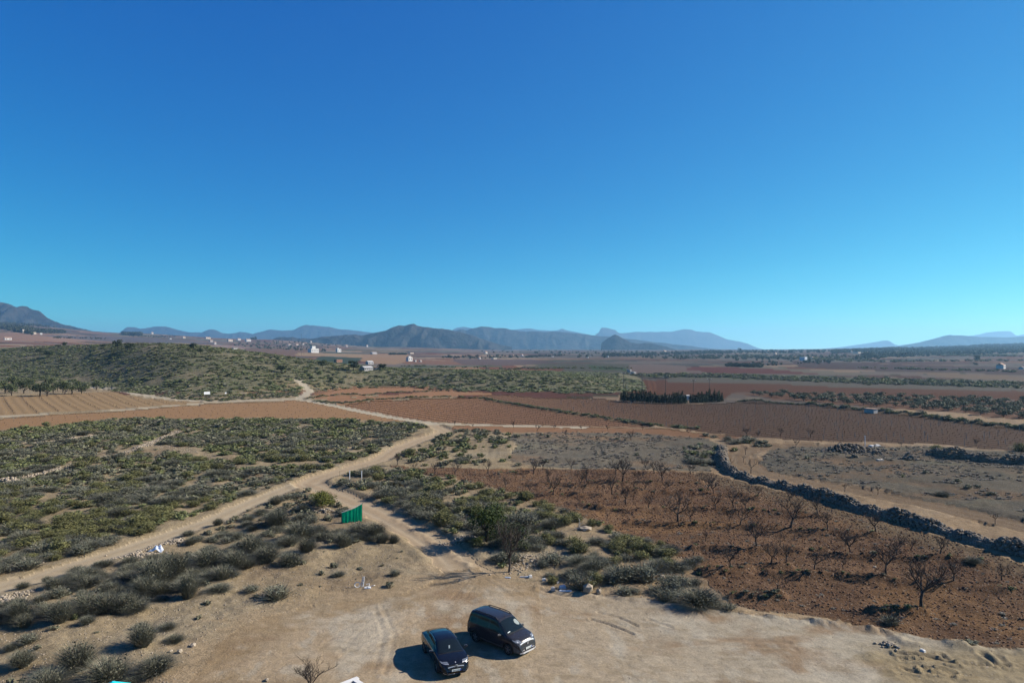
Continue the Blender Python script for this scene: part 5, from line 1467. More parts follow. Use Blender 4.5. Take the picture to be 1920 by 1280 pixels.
for i, ri in enumerate(sorted(byrow)):
    for j, (x_, p) in enumerate(sorted(byrow[ri], key=lambda t: t[0])):
        o = link('vine_stake', sm, None, (p[0], p[1], gz(*p)), (rng.gauss(0, .05), rng.gauss(0, .05), 0), (1, 1, rng.uniform(.8, 1.25)))
        tag(o, f"thin pale stake, {nth(j + 1)} along {nth(i + 1)} staked vine row, counting from the lane end", 'stake', 'pale stakes in the dark vineyard')

# ------------------------------------------------------------------ buildings
WHITE = noisy('white_render', (0.48, 0.465, 0.435), (0.58, 0.565, 0.53), 0.6, 0.9, 0.1)
CREAM = noisy('cream_render', (0.50, 0.42, 0.33), (0.60, 0.52, 0.42), 0.6, 0.9, 0.1)
GREYW = noisy('grey_render', (0.30, 0.29, 0.28), (0.40, 0.38, 0.36), 0.6, 0.9, 0.1)
BLUEW = noisy('shed_metal', (0.38, 0.42, 0.47), (0.46, 0.50, 0.55), 0.5, 0.7, 0.2)
BRICK = noisy('ruin_brick', (0.26, 0.13, 0.08), (0.36, 0.19, 0.12), 1.0, 0.95, 0.05)
TILE = noisy('roof_tile', (0.26, 0.16, 0.11), (0.38, 0.25, 0.18), 1.5, 0.9, 0.1)
ROOFG = noisy('roof_grey', (0.3, 0.29, 0.28), (0.42, 0.41, 0.4), 1.0, 0.9, 0.1)
DARKO = base_mat('dark_opening', (0.03, 0.03, 0.035), 0.4, 0.4)
def house(u, v, w, h, label, wall=WHITE, roof='gable', rmat=TILE, rz=0.8, deep=0.8, wins=2, upper=None, cat='house', name='farmhouse'):
    x, y, z = spot(u, v)
    W = w * y / F * 0.72; Ht = h * y / F * 0.88; D = max(W * deep, 3.0)
    e = empty(name, (x, y + D * 0.4, z - 0.1), rz, label, cat)
    hw = Ht * (0.66 if roof == 'gable' else 0.92)
    MB().box((0, 0, hw / 2 - 0.4), (W, D, hw + 0.8)).build('wall', wall, e)
    if roof == 'gable':
        a, b = W / 2 + .25, D / 2 + .25
        V = [(-a, -b, hw), (a, -b, hw), (a, b, hw), (-a, b, hw), (-a, 0, Ht), (a, 0, Ht)]
        MB().add(V, [(0, 1, 5, 4), (2, 3, 4, 5), (1, 2, 5), (3, 0, 4), (3, 2, 1, 0)]).build('roof', rmat, e)
    else:
        MB().box((0, 0, hw + Ht * .04), (W + .3, D + .3, Ht * .08)).build('roof', wall if roof == 'flat' else rmat, e)
    if upper:
        uw, uh, ux = upper[0] * y / F, upper[1] * y / F, upper[2] * y / F
        MB().box((ux, 0, Ht + uh / 2 - .3), (uw, D * .6, uh + .6)).build('upper_floor', wall, e)
        MB().box((ux, 0, Ht + uh + .12), (uw + .4, D * .6 + .4, .24)).build('upper_roof', rmat if roof == 'gable' else wall, e)
    for k in range(wins):
        xx = -W / 2 + W * (k + 0.5) / wins
        o = MB().box((xx, -D / 2 - .02, hw * .55), (min(1.3, W / wins * .4), .08, hw * .36)).build('window', DARKO, e)
    MB().box((W * .5 + .02, 0, hw * .36), (.08, min(1.6, D * .3), hw * .72)).build('door', DARKO, e)
    return e
house(12, 637, 15, 6, 'small white house at the low edge of the pink almond terraces')
house(46, 624, 15, 7, 'wide tan house among dark bushes below the pine slope', CREAM, rmat=CREAM)
house(62, 626, 9, 4, 'low cream outbuilding beside the wide tan house', CREAM, 'flat')
house(76, 627, 5, 3.5, 'tiny pale hut on the sunny side of the wide tan house', WHITE, 'flat', wins=1)
house(101, 621, 14, 3.5, 'long low white building above the twin tan houses', WHITE, 'flat', wins=4)
house(285, 626, 4.5, 4, 'lone white hut on the skyline side of the dark bush clump', WHITE, wins=1)
house(352, 628, 9, 4.5, 'white house on the skyline above the hill crest', WHITE, wins=2)
house(344, 634, 6, 4, 'small pale house below the white skyline house', CREAM)
house(319, 636, 5, 2, 'low white wall-like hut nearest in line with the hilltop pines'.replace('nearest ', ''), WHITE, 'flat')
house(388, 635, 12, 4, 'pinkish long house with a tree at one end', CREAM)
house(395, 641, 8, 4.5, 'grey-white house above the little white hut', GREYW)
house(403, 645, 4.5, 5, 'little tall white hut behind the hill crest', WHITE, wins=1)
house(430, 640, 11, 5, 'pale gabled house with one bright end wall', CREAM)
house(447, 638, 8, 4.5, 'white house between two pale gabled houses', WHITE)
house(464, 640, 12, 5.5, 'white house with a dark tree in front', WHITE)
house(438, 655, 10, 3.5, 'low white house directly behind the shoulder of the hill', WHITE, 'flat', wins=3)
house(542, 648, 7, 4, 'small white house farther back beyond the large villa', WHITE)
house(556, 647, 7, 3, 'pale low house to the side of two distant white houses', CREAM)
house(568, 646, 4, 3, 'little white house in the row behind the large villa', WHITE, wins=1)
house(583, 642, 3.5, 3.5, 'tiny white house behind the large villa', WHITE, wins=1)
house(586, 661, 22, 9, 'large white villa with a raised middle tower', WHITE, 'flat', upper=(7, 4.5, -1), wins=4)
house(634, 660, 11, 7, 'white two-part house beside the large villa', WHITE, 'flat', upper=(4, 1.5, -2))
house(649, 650, 6, 4, 'grey-white house behind the two-part house', GREYW)
house(688, 650, 4, 4, 'small white gable house on the middle plain', WHITE, wins=1)
house(705, 645, 4, 3, 'little white house beyond the small gable house', WHITE, wins=1)
house(718, 645, 5, 3, 'pale house beyond the fields under the dark ridge', CREAM)
house(710, 635, 6, 3, 'white villa at the foot of the dark ridge', WHITE)
house(700, 664, 14, 4.5, 'low grey-roofed house in the middle of the orange fields', GREYW, rmat=ROOFG)
house(767, 677, 13, 9, 'tall white house with a white courtyard wall', WHITE, 'flat', upper=(5, 1.5, 0))
house(778, 678, 4, 3.5, 'white gatehouse beside the tall white house', WHITE, 'flat', wins=1)
house(788, 678, 5, 4, 'white gabled outbuilding beside the tall white house', WHITE, wins=1)
house(770, 663, 12, 2.5, 'long pale shed beyond the dark hedge clump', CREAM, 'flat', wins=3)
house(633, 679, 17, 6, 'unfinished red brick house behind the low ridge', BRICK, 'flat', wins=4)
house(686, 694, 26, 10, 'grey farmhouse with a pale sunlit wing behind the scrub ridge', GREYW, rmat=ROOFG, wins=4)
house(704, 693, 9, 7, 'pale sunlit wing beside the grey farmhouse', CREAM, rmat=TILE, wins=1)
house(692, 683, 16, 8, 'grey gabled barn just behind the grey farmhouse', GREYW, rmat=ROOFG, wins=2)
house(899, 673, 4.5, 5, 'small bright white tower house beyond the brown fields', WHITE, wins=1)
house(911, 663, 7, 5, 'white domed farmhouse above the bright tower house', WHITE)
house(926, 673, 12, 2.5, 'long low cream building beside the tower house', CREAM, 'flat', wins=4)
house(963, 668, 10, 3.5, 'cream farm buildings among bushes in the middle plain', CREAM)
house(979, 668, 5, 5, 'blue-grey barn beside a dark tree', BLUEW, wins=1)
house(1052, 662, 3, 3.5, 'single white hut on top of a dark tree clump', WHITE, wins=1)
house(1036, 669, 4, 2, 'tiny white hut in the flat fields', WHITE, 'flat', wins=1)
house(1102, 671, 3, 2.5, 'smallest white hut beside the long dark hedge row', WHITE, 'flat', wins=1)
house(1140, 670, 2.5, 3.5, 'little white pump house at the end of the bush row', WHITE, 'flat', wins=1)
house(1163, 651, 2.5, 3.5, 'white church-like tower far under the cone hill', WHITE, wins=1)
house(1196, 665, 8, 3.5, 'pale low house between dark bush rows', CREAM)
house(1246, 661, 9, 5, 'white villa with two peaks far under the hazy mountain', WHITE)
house(1180, 699, 5, 8, 'narrow pale pump tower beside the grey bushes', GREYW, 'flat', wins=1)
house(1188, 701, 10, 5, 'low pale ruin beside the narrow pump tower', GREYW, 'flat', wins=2)
house(1414, 684, 14, 4, 'long blue-grey shed beside a pink hut', BLUEW, 'flat', wins=3, cat='shed', name='shed')
house(1440, 684, 4, 4, 'small pink hut at the end of the long shed', CREAM, 'flat', wins=1)
house(1508, 676, 17, 8, 'large blue-grey farm shed with a pale end wall', BLUEW, 'flat', wins=2, cat='shed', name='shed')
house(1524, 672, 9, 4, 'white farm building behind the large blue-grey shed', WHITE)
house(1492, 672, 12, 4.5, 'tan farm building on the shadow side of the large shed', CREAM)
house(1454, 664, 7, 4, 'pale villa in the pine belt', CREAM)
house(1441, 661, 12, 4, 'wide cream house roof among the pines', CREAM)
house(1597, 661, 3, 5, 'white narrow tower house at the edge of the pine wood', WHITE, wins=1)
house(1608, 662, 18, 2.5, 'long low cream building beside the narrow tower house', CREAM, 'flat', wins=4)
house(1627, 662, 6, 3.5, 'white house at the foot of the pine wood', WHITE)
house(1880, 691, 32, 12, 'long white farmhouse with a pale tiled roof under the pine wood', WHITE, wins=5, deep=.5)
house(1918, 692, 14, 6, 'second white farmhouse cut by the frame edge', WHITE, wins=2)
house(1286, 749.5, 24, 10, 'white garden pavilion with dark openings inside the cypress hedge', WHITE, 'flat', wins=3, rz=0.0, cat='pavilion', name='pavilion')
house(1637, 775, 15, 11, 'small pink-grey stone hut on the dark bank of the vineyard', GREYW, 'slab', rmat=TILE, wins=0, rz=0.45, cat='hut', name='field_hut')

# flat-roofed shed whose white corner rises over the lower edge
PANELB = base_mat('roof_sheet', (0.02, 0.03, 0.06), 0.25, 0.5)
e = empty('flat_roofed_shed', (-7.12, 31.05, 0), R(45), 'white-edged flat roof corner with dark sheet at the bottom frame edge', 'shed')
# local axes: the far corner is the origin
MB().box((-1.6, -1.6, 1.4), (3.1, 3.1, 3.2)).build('wall', WHITE, e)
MB().box((-1.6, -0.11, 3.05), (3.42, 0.22, 0.3)).box((-0.11, -1.82, 3.05), (0.22, 3.2, 0.3)).build('parapet', WHITE, e)
MB().box((-1.72, -1.72, 3.06), (2.98, 2.98, 0.12)).build('roof_panel', PANELB, e)

# ------------------------------------------------------------------ poles, posts, signs
WOODP = noisy('pole_wood', (0.06, 0.055, 0.05), (0.12, 0.11, 0.10), 3.0, 0.9, 0.1)
METW = noisy('white_metal', (0.55, 0.56, 0.56), (0.7, 0.7, 0.7), 8.0, 0.5, 0.3)
for k, (u, v, h, lb) in enumerate(((1169, 727, 29, 'power pole over the end of the scrub ridge'), (1204, 733, 32, 'power pole behind the start of the cypress hedge'), (1248, 741, 35, 'tall power pole behind the middle of the cypress hedge'), (1300, 735, 24, 'power pole beside the white garden pavilion'),
                  (1330, 733, 24, 'thin power pole behind the far end of the cypress hedge'), (565, 668, 42, 'tall thin pole beside the large white villa'))):
    x, y, z = spot(u, v); Hh = h * y / F
    e = empty('power_pole', (x, y, z), rng.uniform(-.4, .4), lb, 'pole', 'wooden power poles in the valley')
    MB().tube([(0, 0, -.3), (0, 0, Hh)], [.12, .08], 8).build('pole', WOODP, e)
    ca = MB().box((0, 0, Hh - .5), (2.0, .14, .14)).build('crossarm', WOODP, e)
    ib = MB()
    for xx in (-.85, 0, .85): ib.tube([(xx, 0, Hh - .43), (xx, 0, Hh - .1)], .07, 6)
    ib.build('insulator', METW, ca)
for u, v, lb in ((655.5, 898, 'white metal post at the bend of the winding road, first of the pair'), (678, 898, 'white metal post in the scrub, second of the pair')):
    x, y, z = spot(u, v)
    o = MB().tube([(0, 0, -.2), (0, 0, 1.2)], .055, 8).box((0, 0, 1.23), (.13, .13, .06)).build('marker_post', METW, None, loc=(x, y, z)); tag(o, lb, 'post', 'white marker posts')
x, y, z = spot(637, 893)
tag(MB().tube([(0, 0, -.2), (0.05, 0, .75)], .05, 8).box((0.05, 0, .77), (.12, .12, .05)).build('marker_post', noisy('weathered_wood', (.3, .25, .17), (.42, .36, .26), 8), None, loc=(x, y, z)), 'weathered tan stub post beside the two white posts', 'post', 'white marker posts')
x, y, z = spot(388, 744)
e = empty('billboard', (x, y, z), 0.75, 'white billboard on two posts at the foot of the scrub hill', 'sign')
MB().box((0, 0, 1.6), (2.1, .08, .95)).build('sign_panel', METW, e)
for s_ in (-.8, .8): MB().box((s_, .08, .8), (.1, .1, 1.9)).build('post', WOODP, e)
x, y, z = spot(423, 744)
e = empty('track_sign', (x, y, z), 0.75, 'small square white sign on a single post by the gravel lane', 'sign')
MB().box((0, -.05, 1.35), (.55, .05, .5)).build('sign_panel', METW, e)
MB().box((0, 0, .75), (.08, .08, 1.7)).build('post', WOODP, e)
x, y, z = spot(1622, 837)
tag(MB().tube([(0, 0, -.2), (0, 0, 1.9)], .07, 8).box((0, 0, 1.95), (.16, .16, .08)).build('marker_post', METW, None, loc=(x, y, z)), 'lone white post rising from the long dark stone heap', 'post')
x, y, z = spot(1640, 835)
tag(MB().box((0, 0, .15), (2.2, .9, .22), .3, .92).box((.5, .2, .3), (.8, .5, .12), .5).build('pale_slab', WHITE, None, loc=(x, y, z)), 'pale flat slab beside the lone white post', 'slab')
x, y, z = spot(1650, 864)
tag(MB().box((0, 0, .1), (1.0, .6, .2), .2, .9).box((.2, .1, .22), (.5, .3, .08), .7).build('pale_slab', CREAM, None, loc=(x, y, z)), 'pale block lying on the grey plot below the long stone heap', 'slab')

# green shade netting stretched between two posts
NETG = noisy('green_net', (0.0, 0.25, 0.115), (0.0, 0.33, 0.155), 3.0, 0.8, 0.1)
_nt = NETG.node_tree; _tr = N(_nt, 'ShaderNodeBsdfTranslucent'); _tr.inputs['Color'].default_value = (0.0, 0.56, 0.25, 1)
_ms = N(_nt, 'ShaderNodeMixShader'); _ms.inputs['Fac'].default_value = 0.6
_nt.links.new(_nt.nodes['Principled BSDF'].outputs[0], _ms.inputs[1]); _nt.links.new(_tr.outputs[0], _ms.inputs[2]); _nt.links.new(_ms.outputs[0], _nt.nodes['Material Output'].inputs['Surface'])
x0, y0, z0 = spot(640.5, 981); x1, y1, z1 = spot(679, 977)
dv = Vector((x1 - x0, y1 - y0, 0)); Ln = dv.length; an = math.atan2(dv.y, dv.x)
e = empty('green_netting', (x0, y0, min(z0, z1)), an, 'green shade netting slung between two posts beside the winding road', 'netting')
NX, NZ = 40, 10; V = []; Fc = []
for i in range(NX + 1):
    t = i / NX
    topz = 1.12 + 0.72 * t ** 1.15 - 0.07 * math.sin(t * math.pi)
    for j in range(NZ + 1):
        q = j / NZ
        fold = 0.09 * math.sin(t * 38 + .8 * math.sin(t * 9)) * (0.3 + q * .9) + 0.03 * math.sin(t * 91)
        V.append((t * Ln + .02 * math.sin(q * 5 + t * 20), fold, topz * (1 - q) + (0.06 + .05 * math.sin(t * 17)) * q))
for i in range(NX):
    for j in range(NZ):
        b_ = i * (NZ + 1) + j
        Fc.append((b_, b_ + 1, b_ + NZ + 2, b_ + NZ + 1))
o = link('net', mesh_from('net', V, Fc, [NETG], True), e)
for t, hh in ((0, 1.2), (1, 1.92)): MB().tube([(t * Ln, .05, -.2), (t * Ln, .05, hh)], .035, 8).build('post', WOODP, e)
MB().tube([(0, .03, 1.14), (Ln * .5, .03, 1.46), (Ln, .03, 1.87)], .018, 6).build('top_wire', METW, e)

# white plastic sheet caught on the rubble
PLAS = base_mat('white_plastic', (0.46, 0.5, 0.56), 0.3, 0.5)
x, y, z = spot(297, 1034)
V = []; Fc = []; n_ = 18
for i in range(n_):
    for j in range(n_):
        s_, t_ = i / (n_ - 1), j / (n_ - 1)
        xx = -0.55 + 1.1 * s_ - 0.3 * t_; yy = (t_ - .5) * 1.7 * (1 - .5 * s_)
        V.append((xx, yy, .28 * math.sin(s_ * 3.1) * (0.6 + .4 * t_) + .07 * math.sin(s_ * 13 + t_ * 5) + .06 * math.sin(t_ * 17 + s_ * 4) + .12))
for i in range(n_ - 1):
    for j in range(n_ - 1):
        b_ = i * n_ + j; Fc.append((b_, b_ + n_, b_ + n_ + 1, b_ + 1))
o = link('plastic_sheet', mesh_from('plastic_sheet', V, Fc, [PLAS], True), None, (x, y, z + .05)); m_ = o.modifiers.new('thick', 'SOLIDIFY'); m_.thickness = 0.01
tag(o, 'crumpled white plastic sheet caught on the rubble beside the narrow track', 'plastic sheet')

# white metal wreck beside the clearing
x, y, z = spot(678, 1099)
e = empty('broken_metal_chair', (x, y, z), 0.2, 'broken white metal frame with one upright back at the clearing edge', 'scrap')
fr = MB().tube([(0, 0, 0), (.03, .02, .35), (.1, .05, .72), (.2, .05, .74), (.17, .02, .4), (.1, -.06, .02)], .03, 6)
fr.tube([(.05, .02, .3), (.16, .02, .32)], .02, 5).tube([(.08, .04, .5), (.18, .04, .52)], .02, 5); fr.build('back_frame', METW, e)
rg = MB().tube([(-.32 + .2 * math.cos(a), .0 + .07 * math.sin(a), .18 + .17 * math.sin(a)) for a in np.linspace(0, 6.2, 14)], .028, 5, caps=False); rg.build('seat_ring', METW, e)
lg = MB().tube([(.2, -.2, .03), (.55, -.1, .05), (.6, .05, .18), (.35, .05, .16)], .025, 5).tube([(.6, -.15, .03), (.9, -.2, .12), (1.0, .0, .05)], .022, 5); lg.build('bent_leg', METW, e)
tag(MB().box((0, 0, .04), (.5, .16, .05), .1, .9).box((.12, .04, .09), (.2, .1, .05), .6).build('metal_scrap', METW, None, loc=(x + .55, y - .45, gz(x + .55, y - .45))), 'flat white scrap lying in front of the broken metal frame', 'scrap')
# rubbish along the edge of the clearing
for u, v, sz, rz, lb, mt in ((983, 1082, (.75, .07, .07), -.05, 'thin bluish-white pipe lying below the upright bare tree', PLAS), (952, 1083, (.5, .12, .07), -.1, 'short bluish-white strip at the foot of the upright bare tree', PLAS), (994, 1083, (.28, .22, .18), .4, 'crumpled white rag at the end of the thin pipe', WHITE),
        (1020, 1089, (.3, .22, .16), .2, 'white chunk of plaster between low grey weeds', WHITE), (1046, 1093, (.28, .14, .1), .6, 'small white scrap under the scrub edge', WHITE), (1037, 1108, (.3, .25, .22), .1, 'pale concrete block at the edge of the clearing', GREYW), (1055, 1103, (.5, .3, .22), .3, 'grey-violet bundle of plastic beside the pale block', BLUEW),
        (1060, 1109, (1.0, .18, .06), -.06, 'grey plank lying in front of the plastic bundle', BLUEW), (1730, 1222, (.2, .3, .12), .5, 'white scrap on the dug-up ground', WHITE)):
    x, y, z = spot(u, v)
    o = MB().box((0, 0, sz[2] / 2), sz, 0, .85).box((sz[0] * .1, sz[1] * .05, sz[2] * 1.02), (sz[0] * .6, sz[1] * .6, sz[2] * .3), .2, .7).build('rubbish_piece', mt, None, loc=(x, y, z), rot=(rng.gauss(0, .06), rng.gauss(0, .06), rz))
    tag(o, lb, 'rubbish')
# dead branches
DEADW = noisy('bleached_wood', (.28, .24, .19), (.45, .40, .33), 6)
x, y, z = spot(1088, 996)
o = MB().tube([(0, 0, 0), (-.1, .05, .5), (-.05, 0, .95), (-.2, 0, 1.2)], [.07, .06, .04, .02], 6).tube([(-.1, .05, .5), (.25, .1, .7), (.3, .15, .9)], [.05, .03, .015], 5).tube([(-.6, 0, .1), (.1, .1, .2), (.9, .1, .12)], [.03, .06, .04], 6).tube([(.1, .1, .2), (.6, -.2, .35)], [.04, .015], 5).build('dead_branch', DEADW, None, loc=(x, y, z))
tag(o, 'bleached dead branch sticking up between the scrub and the orchard', 'branch')
# turquoise cover
TURQ = noisy('turquoise_cloth', (0.01, 0.36, 0.42), (0.02, 0.46, 0.52), 4.0, 0.6, 0.2)
tx, ty = at(211, 1276)[0]; kk = (H - 1.5) / H; tx *= kk; ty *= kk
e = empty('garden_parasol', (tx, ty, gz(tx, ty)), .3, 'turquoise pointed cloth top peeping up at the bottom frame edge', 'parasol')
V = [(0, 0, 1.70)]; Fc = []
for k in range(8):
    a = 2 * math.pi * k / 8; V.append((.95 * math.cos(a), .95 * math.sin(a), 1.2)); 
for k in range(8): Fc.append((0, 1 + k, 1 + (k + 1) % 8))
o = link('canopy', mesh_from('canopy', V, Fc, [TURQ]), e); m_ = o.modifiers.new('thick', 'SOLIDIFY'); m_.thickness = .02
MB().tube([(0, 0, -.1), (0, 0, 1.58)], .025, 8).build('pole', METW, e)

# ------------------------------------------------------------------ cars
def paint(name, col, rough=0.12):
    m = noisy(name, col, tuple(c * 1.15 for c in col), 1.5, rough, 0.25, coat=0.3)
    m.node_tree.nodes['Principled BSDF'].inputs['Coat Roughness'].default_value = 0.05
    return m
BLACKP = paint('black_paint', (0.006, 0.007, 0.011))
GREYP = paint('dark_grey_paint', (0.022, 0.021, 0.024), 0.22)
GLASS = base_mat('car_glass', (0.014, 0.013, 0.012), 0.06, 0.3)
GLASSW = base_mat('windscreen_glass', (0.008, 0.012, 0.013), 0.05, 0.4)
RUBBER = noisy('tyre_rubber', (0.012, 0.012, 0.012), (0.03, 0.03, 0.03), 20, 0.85, 0.2)
ALLOY = base_mat('alloy', (0.36, 0.36, 0.37), 0.35, 0.5, 0.8)
CHROME = base_mat('chrome', (0.5, 0.5, 0.5), 0.38, 0.5, 0.55)
LAMP = base_mat('headlamp_glass', (0.15, 0.165, 0.185), 0.12, 0.5, 0.2)
PLASTIC = noisy('grey_plastic', (0.055, 0.052, 0.052), (0.08, 0.076, 0.075), 12, 0.6, 0.3)
BLACKT = base_mat('black_trim', (0.01, 0.01, 0.01), 0.5, 0.3)
PLATE = base_mat('plate_white', (0.62, 0.66, 0.62), 0.4, 0.4)
PLATEK = base_mat('plate_print', (0.22, 0.24, 0.25), 0.5, 0.3)
PLATEB = base_mat('plate_blue', (0.02, 0.06, 0.35), 0.5, 0.3)
SKID = base_mat('skid_silver', (0.6, 0.6, 0.6), 0.35, 0.5, 0.3)
TAIL = base_mat('tail_lamp', (0.2, 0.01, 0.01), 0.15, 0.5)
SEAT_SUN = base_mat('sunlit_patch', (0.16, 0.19, 0.18), 0.5, 0.4)  # pale tone standing for sunlight on a seat
INTERIOR = base_mat('dark_cabin', (0.02, 0.02, 0.022), 0.8, 0.2)

class CarShape:
    """a car body as a smooth surface: x forward, cross sections from sill (s=0) over belt (3) and roof edge (5) to the centre line (7)"""
    def __init__(s, top, wid, roofw, belt, zb):
        s.top, s.wid, s.roofw, s.belt, s.zb = [np.array(a, float).T for a in (top, wid, roofw, belt, zb)]
    def sec(s, x):
        zt = np.interp(x, *s.top); w = np.interp(x, *s.wid); wr = np.interp(x, *s.roofw); zb = np.interp(x, *s.zb)
        be = min(np.interp(x, *s.belt), zt - 0.035)
        ze = zt - min(0.07, (zt - be) * 0.5)
        return np.array([(w * .88, zb), (w * .985, zb + (be - zb) * .22), (w, zb + (be - zb) * .62), (w * .965, be), ((w * .965 * .45 + wr * .55), be + (ze - be) * .55), (wr, ze), (wr * .62, zt - .012), (0, zt)])
    def pt(s, x, q, side=1):
        P = s.sec(x)
        i = int(min(max(math.floor(q), 0), 6)); t = q - i
        p0 = P[max(i - 1, 0)] if i > 0 else 2 * P[0] - P[1]
        p1, p2 = P[i], P[i + 1]
        p3 = P[i + 2] if i + 2 < 8 else np.array([-P[6][0], P[6][1]])
        r = 0.5 * (2 * p1 + (p2 - p0) * t + (2 * p0 - 5 * p1 + 4 * p2 - p3) * t * t + (3 * p1 - p0 - 3 * p2 + p3) * t ** 3)
        return Vector((x, r[0] * side, r[1]))
    def nrm(s, x, q, side=1):
        e = 0.012
        a = s.pt(x + e, q, side) - s.pt(x - e, q, side); b = s.pt(x, min(q + .05, 7), side) - s.pt(x, max(q - .05, 0), side)
        n = a.cross(b)
        if n.length < 1e-9: return Vector((0, 0, 1))
        n.normalize()
        c = s.pt(x, q, side) - Vector((x * .8, 0, 0.6))
        return n if n.dot(c) > 0 else -n
    def body(s, xs, arches, name, mat, parent):
        qs = np.concatenate([np.linspace(0, 3, 13), np.linspace(3, 5, 9)[1:], np.linspace(5, 7, 9)[1:]])
        ring = [(q, 1) for q in qs] + [(q, -1) for q in qs[::-1][1:]]
        m = len(ring)
        V = [s.pt(x, q, sd) for x in xs for (q, sd) in ring]
        Fc = []
        for i in range(len(xs) - 1):
            for j in range(m - 1):
                f = (i * m + j, i * m + j + 1, (i + 1) * m + j + 1, (i + 1) * m + j)
                c = sum((V[k] for k in f), Vector()) / 4
                if any(math.hypot(c.x - ax, c.z - az) < ar and abs(c.y) > .5 for ax, az, ar in arches): continue
                Fc.append(f)
        for ax, az, ar in arches:            # pull the cut edge onto the arch circle
            for k, v in enumerate(V):
                d = math.hypot(v.x - ax, v.z - az)
                if abs(v.y) > .5 and ar * .86 < d < ar * 1.09:
                    V[k] = Vector((ax + (v.x - ax) * ar / d, v.y, az + (v.z - az) * ar / d))
        a0 = list(range(m)); a1 = [(len(xs) - 1) * m + j for j in range(m)]
        Fc.append(tuple(a0)); Fc.append(tuple(a1[::-1]))
        return link(name, mesh_from(name, V, Fc, [mat], True), parent)
    def patch(s, name, mat, parent, x0, x1, q0, q1, side=1, off=.006, nx=10, nq=8, both=False, shape=None, thick=0.0):
        """a piece of the surface set just proud of it; shape(t, r) may trim x at the ends"""
        V = []; Fc = []
        qs = np.linspace(q0, q1, nq + 1)
        line = [(q, side) for q in qs]
        if both: line = [(q, 1) for q in qs] + [(q, -1) for q in qs[::-1][1:]]
        for i in range(nx + 1):
            for k, (q, sd) in enumerate(line):
                t = i / nx; r = k / (len(line) - 1)
                a, b = (x0, x1) if shape is None else shape(r)
                x = a + (b - a) * t
                V.append(s.pt(x, q, sd) + s.nrm(x, q, sd) * off)
        m = len(line)
        for i in range(nx):
            for k in range(m - 1):
                Fc.append((i * m + k, i * m + k + 1, (i + 1) * m + k + 1, (i + 1) * m + k))
        o = link(name, mesh_from(name, V, Fc, [mat], True), parent)
        return o

def wheel(parent, x, y, r, w, spokes):
    e_name = 'wheel'
    n = 28; side = 1 if y > 0 else -1
    prof = [(r * .62, -w / 2), (r * .9, -w / 2), (r * .985, -w * .38), (r, -w * .2), (r, w * .2), (r * .985, w * .38), (r * .9, w / 2), (r * .62, w / 2)]
    V = []; Fc = []
    for i in range(n):
        a = 2 * math.pi * i / n
        for (pr, py) in prof: V.append((pr * math.cos(a), py, pr * math.sin(a)))
    k = len(prof)
    for i in range(n):
        j = (i + 1) % n
        for q in range(k - 1): Fc.append((i * k + q, i * k + q + 1, j * k + q + 1, j * k + q))
    t = link('wheel', mesh_from('tyre', V, Fc, [RUBBER], True), parent, (x, y, r))
    mb = MB()
    yo = side * w * .36
    for i in range(n):
        a, b = 2 * math.pi * i / n, 2 * math.pi * (i + 1) / n
        V = [(r * .64 * math.cos(a), yo, r * .64 * math.sin(a)), (r * .64 * math.cos(b), yo, r * .64 * math.sin(b)), (r * .56 * math.cos(b), yo + side * .01, r * .56 * math.sin(b)), (r * .56 * math.cos(a), yo + side * .01, r * .56 * math.sin(a))]
        mb.add(V, [(0, 1, 2, 3)])
    for sp in range(spokes):
        a = 2 * math.pi * sp / spokes + .3
        for s2 in (-.10, .10):
            c, d = math.cos(a + s2), math.sin(a + s2); px, pz = -math.sin(a) * .028, math.cos(a) * .028
            V = [(r * .1 * c - px, yo + side * .012, r * .1 * d - pz), (r * .1 * c + px, yo + side * .012, r * .1 * d + pz), (r * .6 * c + px, yo + side * .006, r * .6 * d + pz), (r * .6 * c - px, yo + side * .006, r * .6 * d - pz)]
            mb.add(V, [(0, 1, 2, 3)])
    mb.tube([(0, yo - side * .02, 0), (0, yo + side * .02, 0)], r * .14, 10)
    mb.build('rim', ALLOY, t)
    MB().tube([(0, yo - side * .05, 0), (0, yo - side * .06, 0)], r * .62, 20).build('spoke_gap_shade', BLACKT, t)  # black disc standing in for the shade behind the spokes
    return t

def plate(parent, x, z, w=.52, h=.11):
    p = MB().box((x, 0, z), (.012, w, h)).build('number_plate', PLATE, parent)
    MB().box((x + .008, w * .455, z), (.006, .042, h * .94)).build('plate_band', PLATEB, p)
    mb = MB()
    for k in range(7):
        yy = w * .36 - k * w * .105 - (0.03 if k > 3 else 0)
        mb.box((x + .008, yy, z), (.006, .032, h * .55))
    mb.build('plate_print', PLATEK, p)
    return p

def mirror(parent, x, y, z, mat, side):
    m = MB()
    n = 8
    V = []; Fc = []
    for i in range(5):
        t = i / 4; s = math.sin(math.pi * (0.12 + .8 * t)) ** .6
        for k in range(n):
            a = 2 * math.pi * k / n
            V.append((x + .07 * s * math.cos(a), y + side * (t * .2), z + .075 * s * math.sin(a)))
    for i in range(4):
        for k in range(n): Fc.append((i * n + k, i * n + (k + 1) % n, (i + 1) * n + (k + 1) % n, (i + 1) * n + k))
    Fc += [tuple(range(n)), tuple(4 * n + k for k in range(n - 1, -1, -1))]
    m.add(V, Fc).box((x, y - side * .02, z - .03), (.05, .1, .04))
    o = m.build('wing_mirror', mat, parent, True)
    g_ = MB().box((x - .066, y + side * .1, z), (.012, .15, .1)).build('mirror_glass', CHROME, o)
    return o

